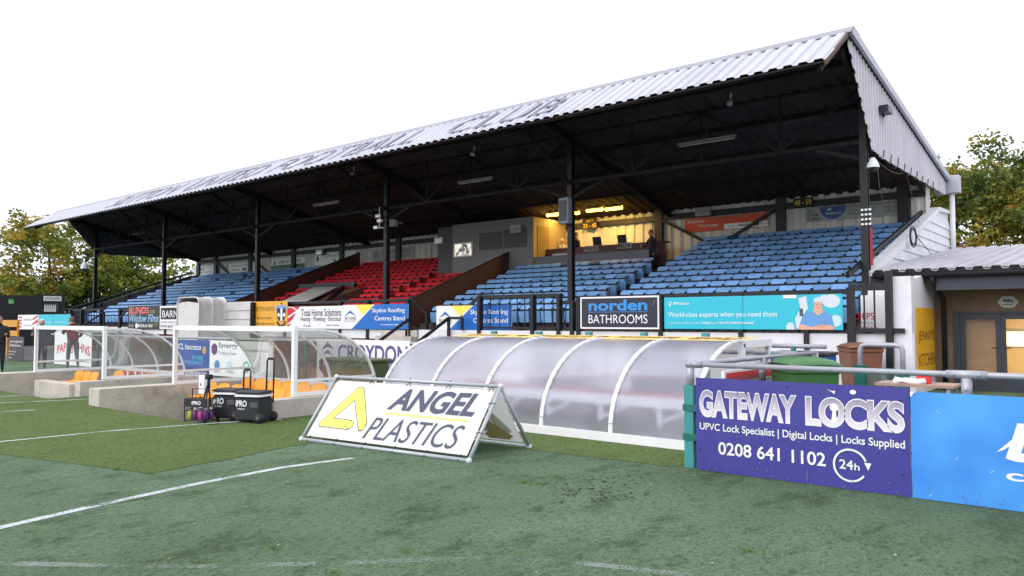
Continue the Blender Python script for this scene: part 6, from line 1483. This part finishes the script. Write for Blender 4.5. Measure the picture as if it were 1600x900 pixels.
x, y = at(78, 70); tree('large turning tree with orange patches beyond the far gable', x, y, 11.3, 5.6, 4, AUT, .16, 10500, .2)
x, y = at(212, 80); tree('bushy yellow-green tree behind the far end of the grandstand', x, y, 9.6, 6.0, 9, AUT3, .1, 11000, .22)
x, y = at(-12, 82); tree('low orange tinted tree at the edge beside the brick house', x, y, 7.6, 4.0, 14, AUT, .2, 4500, .2)
x, y = at(142, 74); tree('dark green tree between the two taller far trees', x, y, 7.4, 4.2, 19, leaf_mat('dark_green_leaves', [(.014, .035, .012), (.03, .06, .018), (.05, .09, .02), (.1, .11, .02)]), .08, 6500, .19)
x, y = at(1528, 42); tree('tall olive tree with ochre patches behind the kitchen roof', x, y, 12.0, 4.2, 23, AUT2, .14, 13500, .13)
x, y = at(1625, 40); tree('tall loose tree behind the kitchen roof with sky showing through', x, y, 12.0, 4.0, 31, AUT2, .18, 8200, .13, .8)
x, y = at(1494, 46); tree('slender olive tree partly behind the gable end', x, y, 12.2, 3.4, 37, AUT2, .12, 9500, .14)
# ================================================================== PEOPLE
def capsule_dist(p, a, b):
    ab = b - a; t = max(0, min(1, (p - a).dot(ab) / max(ab.length_squared, 1e-9))); return (p - (a + ab * t)).length
def person(lab, loc, rz, top, trousers, shoes, hair, J=None, h=1.75, cap=None, glasses=False, bulk=1.0):
    """one skinned body in metres, facing -Y before turning; J overrides joint positions"""
    L = thing('person', lab, 'person', loc, None, rz)
    j = dict(pel=(0, 0, .96), bel=(0, -.01, 1.1), che=(0, 0, 1.3), nb=(0, .01, 1.46), nt=(0, -.01, 1.56), hd=(0, -.025, 1.65))
    for s, n_ in ((1, 'l'), (-1, 'r')):
        j.update({n_ + 'hip': (.09 * s, 0, .92), n_ + 'kn': (.1 * s, -.02, .5), n_ + 'an': (.1 * s, .03, .09), n_ + 'to': (.12 * s, -.15, .045), n_ + 'sh': (.185 * s, .01, 1.41), n_ + 'el': (.24 * s, .03, 1.13), n_ + 'wr': (.24 * s, -.06, .89), n_ + 'ha': (.235 * s, -.09, .81)})
    if J: j.update(J)
    rad = dict(pel=.135, bel=.13, che=.145, nb=.07, nt=.055, hd=.085)
    for n_ in 'lr': rad.update({n_ + 'hip': .095, n_ + 'kn': .065, n_ + 'an': .045, n_ + 'to': .035, n_ + 'sh': .07, n_ + 'el': .05, n_ + 'wr': .035, n_ + 'ha': .036})
    for k in rad:
        if k not in ('hd', 'nt', 'lwr', 'rwr', 'lha', 'rha', 'lto', 'rto', 'lan', 'ran'): rad[k] *= bulk
    E = [('pel', 'bel', 1), ('bel', 'che', 1), ('che', 'nb', 1), ('nb', 'nt', 3), ('nt', 'hd', 3)]
    for n_ in 'lr': E += [('pel', n_ + 'hip', 2), (n_ + 'hip', n_ + 'kn', 2), (n_ + 'kn', n_ + 'an', 2), (n_ + 'an', n_ + 'to', 4), ('che', n_ + 'sh', 1), (n_ + 'sh', n_ + 'el', 1), (n_ + 'el', n_ + 'wr', 1), (n_ + 'wr', n_ + 'ha', 3)]
    names = list(j); ix = {n_: i for i, n_ in enumerate(names)}
    V = [Vector(j[n_]) for n_ in names]; RA = [rad[n_] for n_ in names]; ED = [(ix[a], ix[b]) for a, b, _ in E]; seg = [(V[ix[a]], V[ix[b]], m) for a, b, m in E]
    me = bpy.data.meshes.new('body'); me.from_pydata(V, ED, []); o = bpy.data.objects.new('body', me); col.objects.link(o)
    sk = o.modifiers.new('s', 'SKIN'); su = o.modifiers.new('d', 'SUBSURF'); su.levels = 2; su.render_levels = 2
    for d, r_ in zip(me.skin_vertices[0].data, RA): d.radius = (r_, r_ * .82)
    me.skin_vertices[0].data[0].use_root = True
    bpy.context.view_layer.update()
    m2 = bpy.data.meshes.new_from_object(o.evaluated_get(bpy.context.evaluated_depsgraph_get())); bpy.data.objects.remove(o)
    mb = MB()
    vs = [v.co.copy() for v in m2.vertices]
    for p in m2.polygons:
        pass
    mb.add(vs, [tuple(p.vertices) for p in m2.polygons], 0, True)
    for k, f in enumerate(mb.f):
        c = sum((mb.v[i] for i in f), Vector()) / len(f); mb.m[k] = min(seg, key=lambda s: capsule_dist(c, s[0], s[1]) - (.03 if s[2] in (1,) else 0))[2]
    hd = Vector(j['hd'])
    mb.ball((hd.x, hd.y - .01, hd.z + .005), .078, .1, .122, 3, 14, 10)                               # skull and face
    fd_ = Vector((0, -1, 0))
    mb.ball((hd.x, hd.y - .112, hd.z - .012), .013, .022, .022, 3, 8, 6)                              # nose
    for s in (-1, 1):
        mb.ball((hd.x + s * .03, hd.y - .094, hd.z + .012), .011, .008, .007, 4, 8, 5)                # eyes
        mb.ball((hd.x + s * .078, hd.y + .005, hd.z - .005), .012, .024, .034, 3, 8, 6)               # ears
    mb.ball((hd.x, hd.y - .098, hd.z - .058), .025, .008, .006, 5, 8, 5)                              # mouth
    for n_ in 'lr':
        w_, hnd = V[ix[n_ + 'wr']], V[ix[n_ + 'ha']]; d = (hnd - w_).normalized(); sd = d.cross(Vector((0, 1, .01))).normalized(); up = sd.cross(d)
        for q, (of, ln) in enumerate(((-.028, .062), (-.01, .075), (.01, .072), (.027, .055))):
            a = hnd + sd * of; mb.tube([a - d * .02, a + d * ln * .5, a + d * ln * .85 - up * .022], [.0095, .009, .007], 6, 3)
        mb.tube([hnd - d * .03 + sd * .03, hnd + sd * .052 - d * .005, hnd + sd * .05 + d * .03], [.011, .0095, .008], 6, 3)
    k_ = h / 1.77; mb.v = [v * k_ for v in mb.v]
    mb.build('body', [top, top, trousers, SKIN, shoes, flat('lips', 150, 80, 75)], L, True)
    hb = MB(); P = []
    for i in range(6):
        t = i / 5 * 1.75; P.append([((hd.x + .088 * math.sin(t) * math.cos(a)) * k_, (hd.y + .0 + (.112 if math.sin(a) > 0 else .1 - .02 * (t > 1.2)) * math.sin(t) * math.sin(a)) * k_, (hd.z + .02 + .118 * math.cos(t) - (.03 if math.sin(a) > .2 and t > 1.3 else 0) + (.055 if math.sin(a) < -.4 and t > 1.2 else 0)) * k_) for a in [2 * math.pi * q / 14 for q in range(15)]])
    hb.grid(P, 0, True); hb.build('hair' if not cap else 'hat', cap or hair, L, True)
    if glasses:
        g_ = MB()
        for s in (-1, 1): g_.tube([((hd.x + s * .031 + .022 * math.cos(a)) * k_, (hd.y - .108) * k_, (hd.z + .012 + .016 * math.sin(a)) * k_) for a in [k * math.pi / 5 for k in range(11)]], .003, 4)
        g_.bar(((hd.x - .01) * k_, (hd.y - .11) * k_, (hd.z + .015) * k_), ((hd.x + .01) * k_, (hd.y - .11) * k_, (hd.z + .015) * k_), .004, .004); g_.build('glasses', BLACK, L, True)
    return L
DKCL = mat('black_clothing', (.014, .014, .018), .85, .2, 8); NVCL = mat('navy_clothing', (.02, .026, .05), .85, .2, 8); MRCL = mat('maroon_clothing', (.12, .012, .022), .85, .15, 8)
GBT = mat('grey_blue_trousers', (.07, .085, .11), .85, .15, 8); SHOE = mat('dark_shoes', (.015, .014, .014), .6); WHH = mat('white_hair', (.6, .58, .55), .8); DKH = mat('dark_hair', (.03, .022, .018), .7); GRH = mat('grey_brown_hair', (.1, .085, .07), .7)
q = on_z(-3, 584); person('person in black clothes standing at the far edge of the pitch', (q.x, q.y, 0), R(70), DKCL, DKCL, SHOE, GRH, dict(lel=(.24, -.06, 1.14), lwr=(.2, -.28, 1.2), lha=(.19, -.36, 1.22)), 1.78, bulk=1.3)
q = on_z(64, 578); person('person with white hair in navy coat reaching out an arm behind the far dugout', (q.x, q.y, 0), R(62), NVCL, NVCL, SHOE, WHH, dict(rel=(-.24, -.22, 1.26), rwr=(-.2, -.48, 1.24), rha=(-.19, -.56, 1.23), lel=(.25, .02, 1.15)), 1.68, bulk=1.4)
q = on_z(113, 579); person('person in maroon jumper leaning to shake hands behind the far dugout', (q.x, q.y, 0), R(-98), MRCL, GBT, SHOE, GRH, dict(che=(0, -.08, 1.3), nb=(0, -.13, 1.45), nt=(0, -.18, 1.53), hd=(0, -.22, 1.62), lsh=(.185, -.08, 1.4), rsh=(-.185, -.08, 1.4), lel=(.22, -.3, 1.22), lwr=(.15, -.52, 1.2), lha=(.14, -.6, 1.2), rel=(-.25, -.02, 1.14), rwr=(-.2, -.22, 1.08), rha=(-.18, -.3, 1.08), lkn=(.1, -.14, .5), lan=(.1, -.2, .09), lto=(.11, -.38, .045), rkn=(-.1, .06, .5), ran=(-.1, .3, .1), rto=(-.11, .14, .04)), 1.8, bulk=1.2)
q2 = Vector((q.x, q.y, 0)); 
def turned(lx, ly, lz, o, rz): return Vector((o.x + lx * math.cos(rz) - ly * math.sin(rz), o.y + lx * math.sin(rz) + ly * math.cos(rz), lz))
p_ = turned(-.18, -.36, 1.1, q2, R(-98)); rp = thing('red_folder', 'small red folder held by the person in the maroon jumper', 'folder', tuple(p_))
b = MB(); b.box((p_.x - .14, p_.y - .02, p_.z - .08), (p_.x + .14, p_.y + .02, p_.z + .09)); b.build('cover', flat('red_folder_cover', 200, 30, 40), rp); b = MB(); b.box((p_.x - .13, p_.y - .021, p_.z + .091), (p_.x + .13, p_.y + .019, p_.z + .1)); b.build('pages', PRINTW, rp)
q = on_y(1019, 390, 25.35); person('person with glasses in a dark jacket at the end of the press desk', (q.x, 25.3, 3.34), R(-25), mat('dark_blue_jacket', (.018, .02, .034), .85), DKCL, SHOE, DKH, dict(rel=(-.24, -.1, 1.15), rwr=(-.16, -.3, 1.12), rha=(-.14, -.38, 1.12)), 1.68, glasses=True)
q = on_y(879, 385, 26.6); person('person in a white top and pale hat standing behind the press desk', (q.x, 26.6, 3.53), R(15), mat('white_patterned_top', (.5, .48, .44), .8, .5, 14), DKCL, SHOE, DKH, None, 1.62, mat('pale_hat', (.55, .42, .28), .8))
q = on_y(900, 385, 26.0); person('person in dark hooded coat seen from behind beside the press column', (q.x, 26.0, 3.53), R(165), DKCL, DKCL, SHOE, DKH, None, 1.76)
